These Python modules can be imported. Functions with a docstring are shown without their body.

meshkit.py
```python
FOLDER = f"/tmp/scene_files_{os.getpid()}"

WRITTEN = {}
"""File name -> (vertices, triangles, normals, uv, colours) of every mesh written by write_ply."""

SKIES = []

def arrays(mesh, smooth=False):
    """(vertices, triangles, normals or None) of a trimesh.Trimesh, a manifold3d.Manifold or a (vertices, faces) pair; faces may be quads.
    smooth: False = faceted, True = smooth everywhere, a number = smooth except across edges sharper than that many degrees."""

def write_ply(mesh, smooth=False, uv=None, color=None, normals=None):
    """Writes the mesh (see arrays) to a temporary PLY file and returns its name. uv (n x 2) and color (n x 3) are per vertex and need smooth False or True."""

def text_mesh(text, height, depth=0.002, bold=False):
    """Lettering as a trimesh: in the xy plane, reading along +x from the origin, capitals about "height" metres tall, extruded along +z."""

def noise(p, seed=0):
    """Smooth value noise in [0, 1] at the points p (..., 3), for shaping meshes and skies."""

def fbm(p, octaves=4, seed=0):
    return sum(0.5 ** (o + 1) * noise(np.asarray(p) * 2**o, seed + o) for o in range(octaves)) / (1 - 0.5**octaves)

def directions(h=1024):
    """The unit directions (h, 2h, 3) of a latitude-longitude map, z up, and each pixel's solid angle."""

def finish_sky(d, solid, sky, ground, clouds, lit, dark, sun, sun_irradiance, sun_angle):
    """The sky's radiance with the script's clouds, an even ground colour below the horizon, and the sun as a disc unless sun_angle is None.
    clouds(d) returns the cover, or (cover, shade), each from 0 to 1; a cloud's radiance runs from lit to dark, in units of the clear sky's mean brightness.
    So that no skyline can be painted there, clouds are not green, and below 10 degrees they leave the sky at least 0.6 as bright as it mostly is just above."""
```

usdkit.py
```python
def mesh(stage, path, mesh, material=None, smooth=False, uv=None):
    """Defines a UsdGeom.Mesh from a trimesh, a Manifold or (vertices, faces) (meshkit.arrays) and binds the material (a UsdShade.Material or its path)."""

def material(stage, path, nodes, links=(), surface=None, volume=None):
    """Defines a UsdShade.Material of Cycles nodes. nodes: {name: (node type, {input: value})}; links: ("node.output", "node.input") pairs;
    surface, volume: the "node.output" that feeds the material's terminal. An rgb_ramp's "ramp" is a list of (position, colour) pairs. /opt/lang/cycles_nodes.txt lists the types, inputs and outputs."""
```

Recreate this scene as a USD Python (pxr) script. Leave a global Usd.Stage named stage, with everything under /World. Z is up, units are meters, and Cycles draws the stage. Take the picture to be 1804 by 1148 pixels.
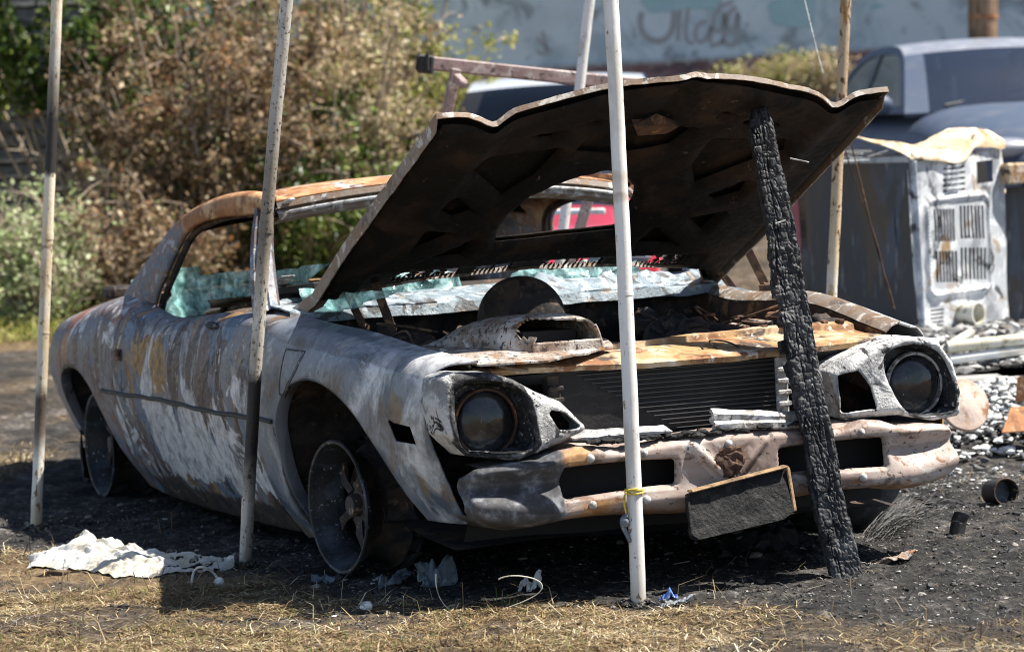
import math, numpy as np, trimesh, shapely, usdkit, meshkit
from shapely.geometry import Polygon, LineString, Point
from scipy.spatial import Delaunay, cKDTree
from scipy.interpolate import PchipInterpolator, CubicSpline
from pxr import Usd, UsdGeom, UsdLux, UsdShade, Gf, Sdf, Vt

stage = Usd.Stage.CreateInMemory()
UsdGeom.SetStageUpAxis(stage, 'Z'); UsdGeom.SetStageMetersPerUnit(stage, 1.0)
UsdGeom.Xform.Define(stage, '/World')
A3 = np.array
rng = np.random.default_rng(7)

# ------------------------------------------------------------------ camera, sky, sun
# "Car frame": x forward, y to the car's left, z up from the plane its wheels stand on. The lot slopes a little, so the
# car frame is turned against the level world by TILT.
EYE, YAW, PIT0, ROLL0, FPX = A3([8.26214, -3.82538, 1.23473]), .41129, .05645, -.04959, 5007.27
PITCH = .0787
def basis(yaw, pit, roll):
    d = A3([-math.cos(yaw)*math.cos(pit), math.sin(yaw)*math.cos(pit), -math.sin(pit)])
    r = np.cross(d, [0, 0, 1]); r /= np.linalg.norm(r); u = np.cross(r, d)
    return math.cos(roll)*r + math.sin(roll)*u, -math.sin(roll)*r + math.cos(roll)*u, d
CR, CU, CD = basis(YAW, PIT0, ROLL0)
WR, WU, WD = basis(YAW, PITCH, 0)
TILT = np.stack([WR, WU, WD], 1) @ np.stack([CR, CU, CD], 0)
def world(p): return np.asarray(p, float) @ TILT.T

cam = UsdGeom.Camera.Define(stage, '/World/camera')
cam.CreateHorizontalApertureAttr(36.0)
cam.CreateVerticalApertureAttr(36.0*651/1024)
cam.CreateFocalLengthAttr(36.0*FPX/1804)
cam.CreateFStopAttr(4.3); cam.CreateFocusDistanceAttr(8.3)
cam.CreateExposureAttr(1.25)
cam.CreateClippingRangeAttr(Gf.Vec2f(.1, 5000))
eye = world(EYE)
m = np.eye(4); m[0, :3], m[1, :3], m[2, :3], m[3, :3] = WR, WU, -WD, eye
cam.AddTransformOp().Set(Gf.Matrix4d(*m.ravel().tolist()))

SUN = world(A3([.311, .81, 1.386])); SUN /= np.linalg.norm(SUN)
dome = UsdLux.DomeLight.Define(stage, '/World/sky')
dome.GetPrim().SetCustomDataByKey('kind', 'structure')
sm = usdkit.material(stage, '/World/Looks/sky_light', {
    's': ('sky_texture', {'sky_type': 'single_scattering', 'sun_disc': False, 'sun_elevation': math.asin(SUN[2]), 'sun_rotation': math.atan2(SUN[0], SUN[1])}),
    'b': ('background_shader', {'strength': .058})}, [('s.color', 'b.color')], surface='b.background')
UsdShade.MaterialBindingAPI.Apply(dome.GetPrim()).Bind(sm)
sun = UsdLux.DistantLight.Define(stage, '/World/sun')
sun.CreateNormalizeAttr(True); sun.CreateIntensityAttr(1.25); sun.CreateAngleAttr(.5); sun.CreateColorAttr(Gf.Vec3f(1, .95, .87))
z = SUN; x = np.cross([0, 0, 1], z); x /= np.linalg.norm(x); y = np.cross(z, x)
m = np.eye(4); m[0, :3], m[1, :3], m[2, :3] = x, y, z
sun.AddTransformOp().Set(Gf.Matrix4d(*m.ravel().tolist()))

# ------------------------------------------------------------------ places: a point of the photograph on a plane of the car frame
def ray(px): return CD + (px[0]-902)/FPX*CR - (px[1]-574)/FPX*CU
def on(px, n, k):
    n = A3(n, float); v = ray(px); return EYE + (k - n@EYE)/(n@v)*v
def PZ(px, py, z=0.): return on((px, py), (0, 0, 1), z)
def PY(px, py, y): return on((px, py), (0, 1, 0), y)
def PX(px, py, x): return on((px, py), (1, 0, 0), x)
def PD(px, py, D): return EYE + D*ray((px, py))
RH = A3([math.sin(YAW), math.cos(YAW), 0]); DH = A3([-math.cos(YAW), math.sin(YAW), 0])

# ------------------------------------------------------------------ prims
used = {}
def numbered(parent, name):
    k = (parent, name); n = used.get(k, 0); used[k] = n+1
    return f'{parent}/{name}' + (f'_{n:03d}' if n else '')
def props(prim, label=None, cat=None, group=None, kind=None):
    for k, v in (('label', label), ('category', cat), ('group', group), ('kind', kind)):
        if v: prim.SetCustomDataByKey(k, v)
class T:
    """A thing: an Xform at its base, its parts below it. Points are given in the car frame."""
    def __init__(s, name, label, cat, base, group=None, kind=None):
        s.path = numbered('/World', name); s.base = world(base)
        x = UsdGeom.Xform.Define(stage, s.path); x.AddTranslateOp().Set(Gf.Vec3d(*s.base.tolist()))
        props(x.GetPrim(), label, cat, group, kind)
    def part(s, name, mesh, mat, parent=None, smooth=False, label=None, kind=None, attrs=None, flat=False):
        v, f = vf(mesh)
        path = numbered(parent or s.path, name)
        pr = usdkit.mesh(stage, path, (world(v)-s.base, f), MAT[mat], smooth=smooth)
        give(pr, attrs); props(pr.GetPrim(), label, None, None, kind)
        return path
def tone(v, k, patch=.6, sc=2.5, seed=0):
    """One random number for each piece of k vertices, drifting from place to place."""
    c = v[::k]; r = np.random.default_rng(seed+len(v)).random(len(c)); return np.repeat(np.clip(r+patch*2*(meshkit.fbm(c*sc+3.3, 3, seed+1)-.5), 0, 1), k)
def one(name, mesh, mat, label=None, cat=None, group=None, kind=None, smooth=False, attrs=None, per=0, patch=.3, sc=2.5):
    v, f = vf(mesh)
    if per: attrs = {'tone': tone(v, per, patch, sc)}
    w = world(v); b = w.mean(0); b[2] = w[:, 2].min()
    pr = usdkit.mesh(stage, numbered('/World', name), (w-b, f), MAT[mat], smooth=smooth)
    pr.AddTranslateOp().Set(Gf.Vec3d(*b.tolist()))
    give(pr, attrs); props(pr.GetPrim(), label, cat, group, kind)
    return pr
def give(pr, attrs):
    for k, a in (attrs or {}).items():
        UsdGeom.PrimvarsAPI(pr).CreatePrimvar(k, Sdf.ValueTypeNames.FloatArray, 'vertex').Set(Vt.FloatArray.FromNumpy(np.asarray(a, np.float32)))
def vf(mesh):
    if isinstance(mesh, (tuple, list)) and len(mesh) == 2 and not isinstance(mesh[0], (trimesh.Trimesh, tuple)):
        v, f = np.asarray(mesh[0], float), np.asarray(mesh[1], int)
        if f.shape[1] == 4: f = np.vstack([f[:, [0, 1, 2]], f[:, [0, 2, 3]]])
        return v, f
    if isinstance(mesh, (list, tuple)): return vf(cat(*mesh))
    v, f, _ = meshkit.arrays(mesh); return v, f
def cat(*ms):
    V, F, n = [], [], 0
    for q in ms:
        v, f = vf(q); V.append(v); F.append(f+n); n += len(v)
    return np.vstack(V), np.vstack(F)

# ------------------------------------------------------------------ shapes
def unit(v): v = np.asarray(v, float); return v/np.linalg.norm(v)
def box(c, e, ax=None, bev=.0):
    """A box of edge lengths e about c, axes ax (rows), its edges bevelled."""
    e = A3(e, float)/2
    if bev <= 0:
        q = trimesh.creation.box(2*e); v, f = A3(q.vertices), A3(q.faces)
    else:
        b = min(bev, e.min()*.9); P = []
        for sx in (-1, 1):
            for sy in (-1, 1):
                for sz in (-1, 1):
                    s = A3([sx, sy, sz]); c0 = s*e
                    for k in range(3): o = -s*b; o[k] = 0; P.append(c0+o)
        q = trimesh.convex.convex_hull(A3(P)); v, f = A3(q.vertices), A3(q.faces)
    if ax is not None: v = v @ A3(ax)
    return v + c, f
def frame(t):
    t = unit(t); a = np.cross(t, [0, 0, 1.]); a = unit(a) if np.linalg.norm(a) > 1e-3 else A3([1., 0, 0])
    return a, np.cross(t, a)
def bar(a, b, w, h=None, bev=.004, up=None):
    """A square bar from a to b."""
    a, b = A3(a, float), A3(b, float); t = unit(b-a)
    if up is None: s, u = frame(t)
    else: s = unit(np.cross(t, up)); u = np.cross(s, t)
    return box((a+b)/2, (np.linalg.norm(b-a), w, h or w), (t, s, u), bev)
def tube(pts, r, n=10, cap=True, spline=0):
    p = A3(pts, float); r = np.broadcast_to(r, len(p)).astype(float)
    if spline:
        t = np.arange(len(p)); tt = np.linspace(0, len(p)-1, spline); p = CubicSpline(t, p)(tt); r = np.interp(tt, t, r)
    t = np.gradient(p, axis=0); t /= np.linalg.norm(t, axis=1, keepdims=True)+1e-12
    a, b = frame(t[0]); fa = [a]
    for k in range(1, len(p)):
        a = a - (a@t[k])*t[k]; a /= np.linalg.norm(a)+1e-12; fa.append(a)
    fa = A3(fa); fb = np.cross(t, fa); an = np.arange(n)*2*np.pi/n
    v = p[:, None] + r[:, None, None]*(np.cos(an)[None, :, None]*fa[:, None]+np.sin(an)[None, :, None]*fb[:, None])
    i, j = np.meshgrid(np.arange(len(p)-1), np.arange(n), indexing='ij')
    q = np.stack([i*n+j, i*n+(j+1) % n, (i+1)*n+(j+1) % n, (i+1)*n+j], -1).reshape(-1, 4)
    f = np.vstack([q[:, [0, 1, 2]], q[:, [0, 2, 3]]]); v = v.reshape(-1, 3)
    if cap:
        k = len(v); v = np.vstack([v, p[:1], p[-1:]]); l = (len(p)-1)*n
        f = np.vstack([f, [[k, (j+1) % n, j] for j in range(n)], [[k+1, l+j, l+(j+1) % n] for j in range(n)]])
    return v, f
def grid(P, close=False):
    """A sheet from a (rows, columns, 3) array."""
    P = A3(P, float); R, C = P.shape[:2]; i, j = np.meshgrid(np.arange(R-1), np.arange(C if close else C-1), indexing='ij')
    q = np.stack([i*C+j, i*C+(j+1) % C, (i+1)*C+(j+1) % C, (i+1)*C+j], -1).reshape(-1, 4)
    return P.reshape(-1, 3), np.vstack([q[:, [0, 1, 2]], q[:, [0, 2, 3]]])
def lathe(prof, c, axis, n=48, arc=None, start=0.):
    """prof: (radius, along the axis)."""
    a, b = frame(axis); ax = unit(axis); an = np.linspace(0, 2*np.pi, n, endpoint=False) if arc is None else start+np.linspace(0, arc, n)
    pr = A3(prof, float)
    P = A3(c, float)+pr[:, 0, None, None]*(np.cos(an)[None, :, None]*a+np.sin(an)[None, :, None]*b)+pr[:, 1, None, None]*ax
    return grid(P, close=arc is None)
def tri2d(poly, h, extra=None):
    """Triangles of a polygon with holes, edges about h long."""
    B = []
    polys = list(getattr(poly, 'geoms', [poly]))
    for pg in polys:
        for ring in (pg.exterior, *pg.interiors):
            n = max(4, int(round(ring.length/h))); c = A3(ring.coords); L = ring.length
            s = np.r_[np.linspace(0, L, n, endpoint=False)]
            cs = np.r_[0, np.cumsum(np.linalg.norm(np.diff(c, axis=0), axis=1))][:-1]
            keep = [q for q in s if np.abs(cs-q).min() > .3*h]
            B += [ring.interpolate(q).coords[0] for q in sorted(keep+list(cs))]
    x0, y0, x1, y1 = poly.bounds
    X, Y = np.meshgrid(np.arange(x0, x1+h, h), np.arange(y0, y1+h, h*.866)); X = X+(np.arange(len(X)) % 2)[:, None]*h/2
    q = np.c_[X.ravel(), Y.ravel()]; inner = poly.buffer(-.4*h)
    q = q[shapely.contains_xy(inner, q[:, 0], q[:, 1])]
    B = A3(B); allp = np.vstack([B, q]) if extra is None else np.vstack([B, q, extra])
    d = Delaunay(allp); f = d.simplices; c = allp[f].mean(1)
    f = f[shapely.contains_xy(poly, c[:, 0], c[:, 1])]
    ab = allp[f]; ar = np.cross(ab[:, 1]-ab[:, 0], ab[:, 2]-ab[:, 0]); f = f[np.abs(ar) > 1e-9]; ar = ar[np.abs(ar) > 1e-9]
    f[ar < 0] = f[ar < 0][:, ::-1]
    u, inv = np.unique(f, return_inverse=True)
    return allp[u], inv.reshape(f.shape)
def shell(v, f, t):
    """Gives a sheet the thickness t, away from its normals."""
    if np.isscalar(t): t = np.full(len(v), t)
    n = np.zeros_like(v); fn = np.cross(v[f[:, 1]]-v[f[:, 0]], v[f[:, 2]]-v[f[:, 0]])
    for k in range(3): np.add.at(n, f[:, k], fn)
    n /= np.linalg.norm(n, axis=1, keepdims=True)+1e-12
    e = np.vstack([f[:, [0, 1]], f[:, [1, 2]], f[:, [2, 0]]]); key = np.sort(e, 1)
    _, i, c = np.unique(key, axis=0, return_index=True, return_counts=True); be = e[i[c == 1]]; k = len(v)
    V = np.vstack([v, v-n*t[:, None]])
    return V, np.vstack([f, f[:, ::-1]+k, np.c_[be[:, 1], be[:, 0], be[:, 0]+k], np.c_[be[:, 1], be[:, 0]+k, be[:, 1]+k]])
def panel(poly, F, h, t=.0):
    p, f = tri2d(poly, h); v = F(p)
    return shell(v, f, t) if np.any(np.asarray(t) != 0) else (v, f)
def rough(mesh, amp, scale, seed=0, dirs=None, oct=4):
    v, f = vf(mesh)
    if dirs is not None: return v + np.asarray(dirs)*((meshkit.fbm(v*scale+seed*7.3, oct, seed)-.5)*2*amp)[:, None], f
    d = np.stack([meshkit.fbm(v*scale+seed*7.3+k*31.7, oct, seed+k) for k in range(3)], 1)-.5
    return v+d*2*amp, f
def blob(c, r, sub=2, amp=.25, scale=3, seed=0):
    q = trimesh.creation.icosphere(sub, 1.); v = A3(q.vertices); v = v*(1+amp*2*(meshkit.fbm(v*scale+seed*5.1+9, 3, seed)-.5))[:, None]
    return v*A3(r)+c, A3(q.faces)
def mirror(mesh):
    v, f = vf(mesh); return v*A3([1, -1, 1]), f[:, ::-1]
def ribbon(pts, w, normal, t=.004):
    p = A3(pts, float); d = unit_rows(np.gradient(p, axis=0)); s = np.cross(d, normal); s /= np.linalg.norm(s, axis=1, keepdims=True)
    w = np.broadcast_to(w, len(p))[:, None]/2
    return shell(*grid(np.stack([p-s*w, p+s*w], 1)), t)
def unit_rows(v): return v/(np.linalg.norm(v, axis=-1, keepdims=True)+1e-12)

# ------------------------------------------------------------------ materials
MAT = {}
def mat(name, base, layers=(), rough=.7, metal=0., bump=(0, 0), spec=.5, coords='position', rough_var=.0, coat=0., more=None, flake=None):
    """layers: (colour, (sx, sy, sz) noise scale, level 0..1 above which it shows, softness, detail, distortion). bump: (scale, metres)."""
    N = {'geo': ('geometry', {}), 'p': ('principled_bsdf', {'roughness': rough, 'metallic': metal, 'specular_ior_level': spec, 'coat_weight': coat, 'base_color': base})}
    L = []; src = 'geo.position'
    if coords == 'object': N['tc'] = ('texture_coordinate', {}); src = 'tc.object'
    last = None
    for k, (col, sc, lev, soft, det, dist) in enumerate(layers):
        N[f'm{k}'] = ('mapping', {'mapping_type': 'point', 'scale': sc, 'location': (3.1*k+1.7, 7.7*k, 1.3*k)}); L.append((src, f'm{k}.vector'))
        N[f'n{k}'] = ('noise_texture', {'scale': 1., 'detail': det, 'roughness': .62, 'distortion': dist}); L.append((f'm{k}.vector', f'n{k}.vector'))
        N[f'r{k}'] = ('map_range', {'from_min': .5+(lev-.5)*.66-soft*.75, 'from_max': .5+(lev-.5)*.66+soft*.75, 'clamp': True}); L.append((f'n{k}.fac', f'r{k}.value'))
        N[f'x{k}'] = ('mix_color', {'a': base, 'b': col}); L.append((f'r{k}.result', f'x{k}.fac'))
        if last: L.append((last, f'x{k}.a'))
        last = f'x{k}.result'
    if bump[1]:
        N['bn'] = ('noise_texture', {'scale': bump[0], 'detail': 5., 'roughness': .6}); L.append((src, 'bn.vector'))
        N['bp'] = ('bump', {'distance': bump[1], 'strength': 1.}); L += [('bn.fac', 'bp.height'), ('bp.normal', 'p.normal')]
        if rough_var:
            N['rv'] = ('map_range', {'from_min': .3, 'from_max': .7, 'to_min': rough-rough_var, 'to_max': rough+rough_var, 'clamp': True}); L += [('bn.fac', 'rv.value'), ('rv.result', 'p.roughness')]
    if flake:     # curled edges where one coat lies over the other
        prev = 'bp.normal'
        for q, k in enumerate(flake):
            N[f'fb{q}'] = ('bump', {'distance': .004, 'strength': .9}); L += [(f'r{k}.result', f'fb{q}.height'), (prev, f'fb{q}.normal')]; prev = f'fb{q}.normal'
        L.remove(('bp.normal', 'p.normal')); L.append((prev, 'p.normal'))
    if more: last = more(N, L, last, src) or last
    if last: L.append((last, 'p.base_color'))
    MAT[name] = usdkit.material(stage, f'/World/Looks/{name}', N, L, surface='p.BSDF')
def bands(ramp, height, wobble=.0):
    """Wear that follows the length of a post (soot, rust): primvar 'along' runs 0 at the ground to 1 at the height given."""
    def go(N, L, last, src):
        N['ba'] = ('attribute', {'attribute': 'along'})
        N['bnz'] = ('noise_texture', {'scale': 22., 'detail': 4.}); L.append((src, 'bnz.vector'))
        N['bsub'] = ('math', {'math_type': 'subtract', 'value2': wobble/2}); L.append(('ba.fac', 'bsub.value1'))
        N['badd'] = ('math', {'math_type': 'multiply_add', 'value2': wobble}); L += [('bnz.fac', 'badd.value1'), ('bsub.value', 'badd.value3')]
        N['bramp'] = ('rgb_ramp', {'ramp': ramp}); L.append(('badd.value', 'bramp.fac'))
        N['bmix'] = ('mix_color', {'blend_type': 'multiply', 'fac': 1., 'a': N['p'][1]['base_color']}); L.append(('bramp.color', 'bmix.b'))
        if last: L.append((last, 'bmix.a'))
        return 'bmix.result'
    return go
def two(base2, lo=.35, hi=.65):
    """A second colour towards the 1 end of primvar 'along', with a ragged border."""
    def go(N, L, last, src):
        N['ba'] = ('attribute', {'attribute': 'along'}); N['bnz'] = ('noise_texture', {'scale': 9., 'detail': 6., 'roughness': .65}); L.append((src, 'bnz.vector'))
        N['badd'] = ('math', {'math_type': 'multiply_add', 'value2': .9, 'value3': -.45}); L.append(('bnz.fac', 'badd.value1'))
        N['bsum'] = ('math', {'math_type': 'add'}); L += [('badd.value', 'bsum.value1'), ('ba.fac', 'bsum.value2')]
        N['bmr'] = ('map_range', {'from_min': lo, 'from_max': hi, 'clamp': True}); L.append(('bsum.value', 'bmr.value'))
        N['bn2'] = ('noise_texture', {'scale': 16., 'detail': 7., 'roughness': .65}); L.append((src, 'bn2.vector'))
        N['br2'] = ('rgb_ramp', {'ramp': base2}); L.append(('bn2.fac', 'br2.fac'))
        N['bmix'] = ('mix_color', {}); L += [('bmr.result', 'bmix.fac'), (last, 'bmix.a'), ('br2.color', 'bmix.b')]
        return 'bmix.result'
    return go

def masked(rows):
    """Further coats laid where a primvar says they are likely, their borders broken up by noise: (primvar, ramp, noise scale, gain, low, high)."""
    def go(N, L, last, src):
        for k, (at, ramp, sc, gain, lo, hi) in enumerate(rows):
            N[f'ka{k}'] = ('attribute', {'attribute': at}); N[f'km{k}'] = ('mapping', {'mapping_type': 'point', 'scale': sc, 'location': (5.3*k, 2.1*k, 9.7*k)}); L.append((src, f'km{k}.vector'))
            N[f'kn{k}'] = ('noise_texture', {'scale': 1., 'detail': 9., 'roughness': .66, 'distortion': .9}); L.append((f'km{k}.vector', f'kn{k}.vector'))
            N[f'kx{k}'] = ('math', {'math_type': 'multiply_add', 'value2': gain, 'value3': -.5*gain}); L.append((f'kn{k}.fac', f'kx{k}.value1'))
            N[f'ky{k}'] = ('math', {'math_type': 'add'}); L += [(f'kx{k}.value', f'ky{k}.value1'), (f'ka{k}.fac', f'ky{k}.value2')]
            N[f'kr{k}'] = ('map_range', {'from_min': lo, 'from_max': hi, 'clamp': True}); L.append((f'ky{k}.value', f'kr{k}.value'))
            N[f'kc{k}'] = ('noise_texture', {'scale': 17., 'detail': 8., 'roughness': .66}); L.append((src, f'kc{k}.vector'))
            N[f'kq{k}'] = ('rgb_ramp', {'ramp': ramp}); L.append((f'kc{k}.fac', f'kq{k}.fac'))
            N[f'kz{k}'] = ('mix_color', {}); L += [(f'kr{k}.result', f'kz{k}.fac'), (last, f'kz{k}.a'), (f'kq{k}.color', f'kz{k}.b')]; last = f'kz{k}.result'
        return last
    return go
ASH = [(.3, (.16, .155, .15)), (.42, (.33, .33, .335)), (.5, (.44, .445, .46)), (.58, (.56, .56, .56)), (.68, (.34, .33, .32))]
RUST = [(.3, (.07, .045, .038)), (.42, (.13, .075, .05)), (.5, (.22, .115, .035)), (.56, (.30, .165, .05)), (.66, (.12, .075, .06))]
SOOT = [(.3, (.012, .011, .011)), (.5, (.028, .022, .019)), (.6, (.055, .038, .03)), (.7, (.02, .018, .018))]
# sheet metal of the burned car: bare primer grey, rust, ash, soot; streaks run down the sides
mat('burnt_side', (.135, .138, .152), [
    ((.082, .052, .050), (3.8, 3.8, 1.3), .50, .015, 8, .8), ((.078, .118, .175), (4.2, 4.2, 1.5), .575, .015, 8, .9),
    ((.22, .215, .22), (5, 5, 2.0), .60, .02, 9, 1.2), ((.048, .034, .034), (4.4, 4.4, 1.5), .61, .012, 8, .8), ((.17, .13, .10), (22, 22, 11), .66, .03, 8, .8), ((.42, .41, .40), (24, 24, 13), .71, .015, 9, .8),
    ((.018, .016, .015), (14, 14, 3.2), .74, .02, 7, .4)], rough=.47, spec=.5, bump=(60, .0012), rough_var=.16, flake=(0, 2, 3),
    more=masked([('rust', RUST, (3.8, 3.8, 1.7), 2.4, .50, .535), ('ash', ASH, (4, 4, 2.), 2.6, .50, .53), ('soot', SOOT, (6, 6, 4), 1.6, .48, .62)]))
mat('burnt_fender', (0.125, 0.142, 0.175), [
    ((0.174, 0.186, 0.207), (2.2, 2.2, 2.0), .50, .12, 6, 1.0), ((0.0814, 0.0651, 0.0533), (2.8, 2.8, 2.2), .63, .05, 8, 1.3), ((0.0592, 0.074, 0.0962), (3.4, 3.4, 3.), .63, .06, 6, .8),
    ((0.148, 0.104, 0.0629), (4, 4, 3), .69, .04, 8, 1.2), ((0.266, 0.266, 0.27), (7, 7, 5), .70, .04, 9, 1.2), ((0.0333, 0.0281, 0.0252), (30, 30, 20), .77, .03, 7, .3)], rough=.45, spec=.55, bump=(50, .0012), rough_var=.15, flake=(4,),
    more=masked([('rust', RUST, (4, 4, 2.6), 1.9, .50, .62), ('ash', ASH, (3.4, 3.4, 2.6), 1.8, .46, .66), ('soot', SOOT, (5, 5, 5), 1.5, .48, .66)]))
mat('burnt_roof', (.33, .16, .065), [
    ((.22, .085, .03), (8, 8, 8), .52, .08, 7, .6), ((.46, .29, .15), (5, 12, 6), .56, .06, 7, .6), ((.36, .34, .33), (6, 9, 9), .62, .04, 7, .6), ((.10, .055, .035), (14, 14, 10), .66, .04, 7, .4)],
    rough=.72, spec=.3, bump=(70, .0015), rough_var=.15)
mat('burnt_pillar', (.33, .16, .065), [((.22, .085, .03), (8, 8, 8), .52, .08, 7, .6), ((.46, .29, .15), (5, 12, 6), .56, .06, 7, .6), ((.10, .055, .035), (14, 14, 10), .66, .04, 7, .4)],
    rough=.68, spec=.35, bump=(70, .0015), rough_var=.15, more=two([(.3, (.14, .095, .085)), (.40, (.10, .115, .14)), (.49, (.15, .165, .19)), (.53, (.20, .115, .07)), (.56, (.12, .085, .075)), (.61, (.30, .30, .31))], .40, .60))
mat('burnt_quarter', (0.13, 0.127, 0.141), [((0.0851, 0.0577, 0.0518), (4.4, 4.4, 2.2), .50, .03, 8, 1.4), ((0.0814, 0.111, 0.152), (3.2, 3.2, 2), .58, .025, 7, 1.3), ((0.2, 0.0851, 0.0518), (4.5, 4.5, 2.6), .66, .02, 8, 1.5), ((0.266, 0.266, 0.274), (5, 5, 3.5), .63, .015, 9, 1.6),
    ((0.34, 0.333, 0.326), (22, 22, 12), .73, .02, 9, .8), ((0.0259, 0.0222, 0.0222), (14, 14, 6), .72, .02, 7, .4)], rough=.47, spec=.55, bump=(60, .0012), rough_var=.16, flake=(2, 3),
    more=masked([('rust', [(.3, (.14, .055, .04)), (.5, (.26, .11, .07)), (.6, (.34, .18, .12)), (.7, (.12, .07, .06))], (5, 5, 2.6), 2.0, .50, .56), ('ash', ASH, (5, 5, 3.4), 2.2, .50, .55), ('soot', SOOT, (6, 6, 4), 1.5, .48, .64)]))
mat('soot_metal', (.030, .025, .022), [((.075, .048, .032), (6, 6, 6), .55, .08, 6, .5), ((.012, .011, .011), (10, 10, 10), .56, .06, 6, .5), ((.13, .09, .065), (22, 22, 22), .70, .04, 6, .3)], rough=.75, spec=.3, bump=(60, .003), rough_var=.15)
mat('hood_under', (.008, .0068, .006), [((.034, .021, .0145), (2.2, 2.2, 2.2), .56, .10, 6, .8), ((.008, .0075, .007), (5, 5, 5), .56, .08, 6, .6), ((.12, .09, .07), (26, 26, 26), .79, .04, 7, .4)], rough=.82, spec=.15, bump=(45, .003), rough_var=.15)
mat('hood_edge', (.215, .175, .145), [((.20, .135, .09), (9, 9, 9), .52, .06, 7, .5), ((.10, .08, .07), (13, 13, 13), .66, .04, 7, .5), ((.45, .42, .38), (20, 20, 20), .62, .04, 7, .5)], rough=.65, spec=.4, bump=(80, .002), rough_var=.15)
mat('rust_dark', (.10, .055, .035), [((.05, .03, .022), (14, 14, 14), .5, .08, 6, .4), ((.22, .12, .06), (18, 18, 18), .62, .05, 6, .4)], rough=.8, spec=.25, bump=(90, .003))
mat('bumper_steel', (.27, .205, .175), [
    ((.36, .295, .26), (4, 4, 9), .5, .1, 6, .8), ((.15, .105, .085), (5, 5, 7), .60, .05, 8, 1.1), ((.48, .44, .41), (7, 7, 11), .68, .05, 8, .8),
    ((.065, .052, .046), (48, 48, 48), .68, .03, 8, .4), ((.18, .085, .04), (22, 22, 34), .70, .04, 8, .5)], rough=.64, spec=.3, bump=(70, .0009), rough_var=.15,
    more=masked([('rust', [(.3, (.16, .075, .035)), (.5, (.34, .17, .065)), (.6, (.42, .25, .12)), (.7, (.20, .10, .05))], (7, 7, 9), 1.2, .42, .62), ('soot', [(.3, (.03, .03, .032)), (.5, (.055, .054, .057)), (.58, (.10, .105, .115)), (.66, (.22, .225, .24)), (.75, (.05, .05, .05))], (9, 9, 5), 1.0, .42, .62)]))
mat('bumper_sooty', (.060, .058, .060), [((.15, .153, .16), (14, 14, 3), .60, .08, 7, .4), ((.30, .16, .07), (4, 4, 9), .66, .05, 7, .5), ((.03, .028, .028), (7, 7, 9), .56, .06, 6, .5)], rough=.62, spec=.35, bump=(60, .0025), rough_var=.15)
mat('rust_yellow', (.36, .22, .10), [((.44, .34, .22), (6, 6, 6), .52, .08, 6, .7), ((.21, .10, .045), (6, 6, 6), .55, .06, 8, 1.0), ((.07, .05, .04), (9, 9, 9), .61, .04, 7, .5), ((.55, .47, .38), (24, 24, 24), .66, .04, 6, .3)], rough=.7, spec=.3, bump=(80, .002), rough_var=.15)
mat('ash_urethane', (.50, .50, .49), [((.24, .24, .245), (7, 7, 7), .54, .08, 8, 1.0), ((.60, .60, .59), (30, 30, 30), .62, .06, 8, .5), ((.13, .14, .16), (11, 11, 11), .66, .06, 8, .9), ((.022, .022, .024), (15, 15, 15), .64, .03, 9, 1.2)], rough=.75, spec=.3, bump=(110, .006), rough_var=.15, more=two([(.3, (.012, .012, .013)), (.5, (.02, .02, .022)), (.62, (.10, .10, .10)), (.7, (.4, .4, .39))], .52, .60))
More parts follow.
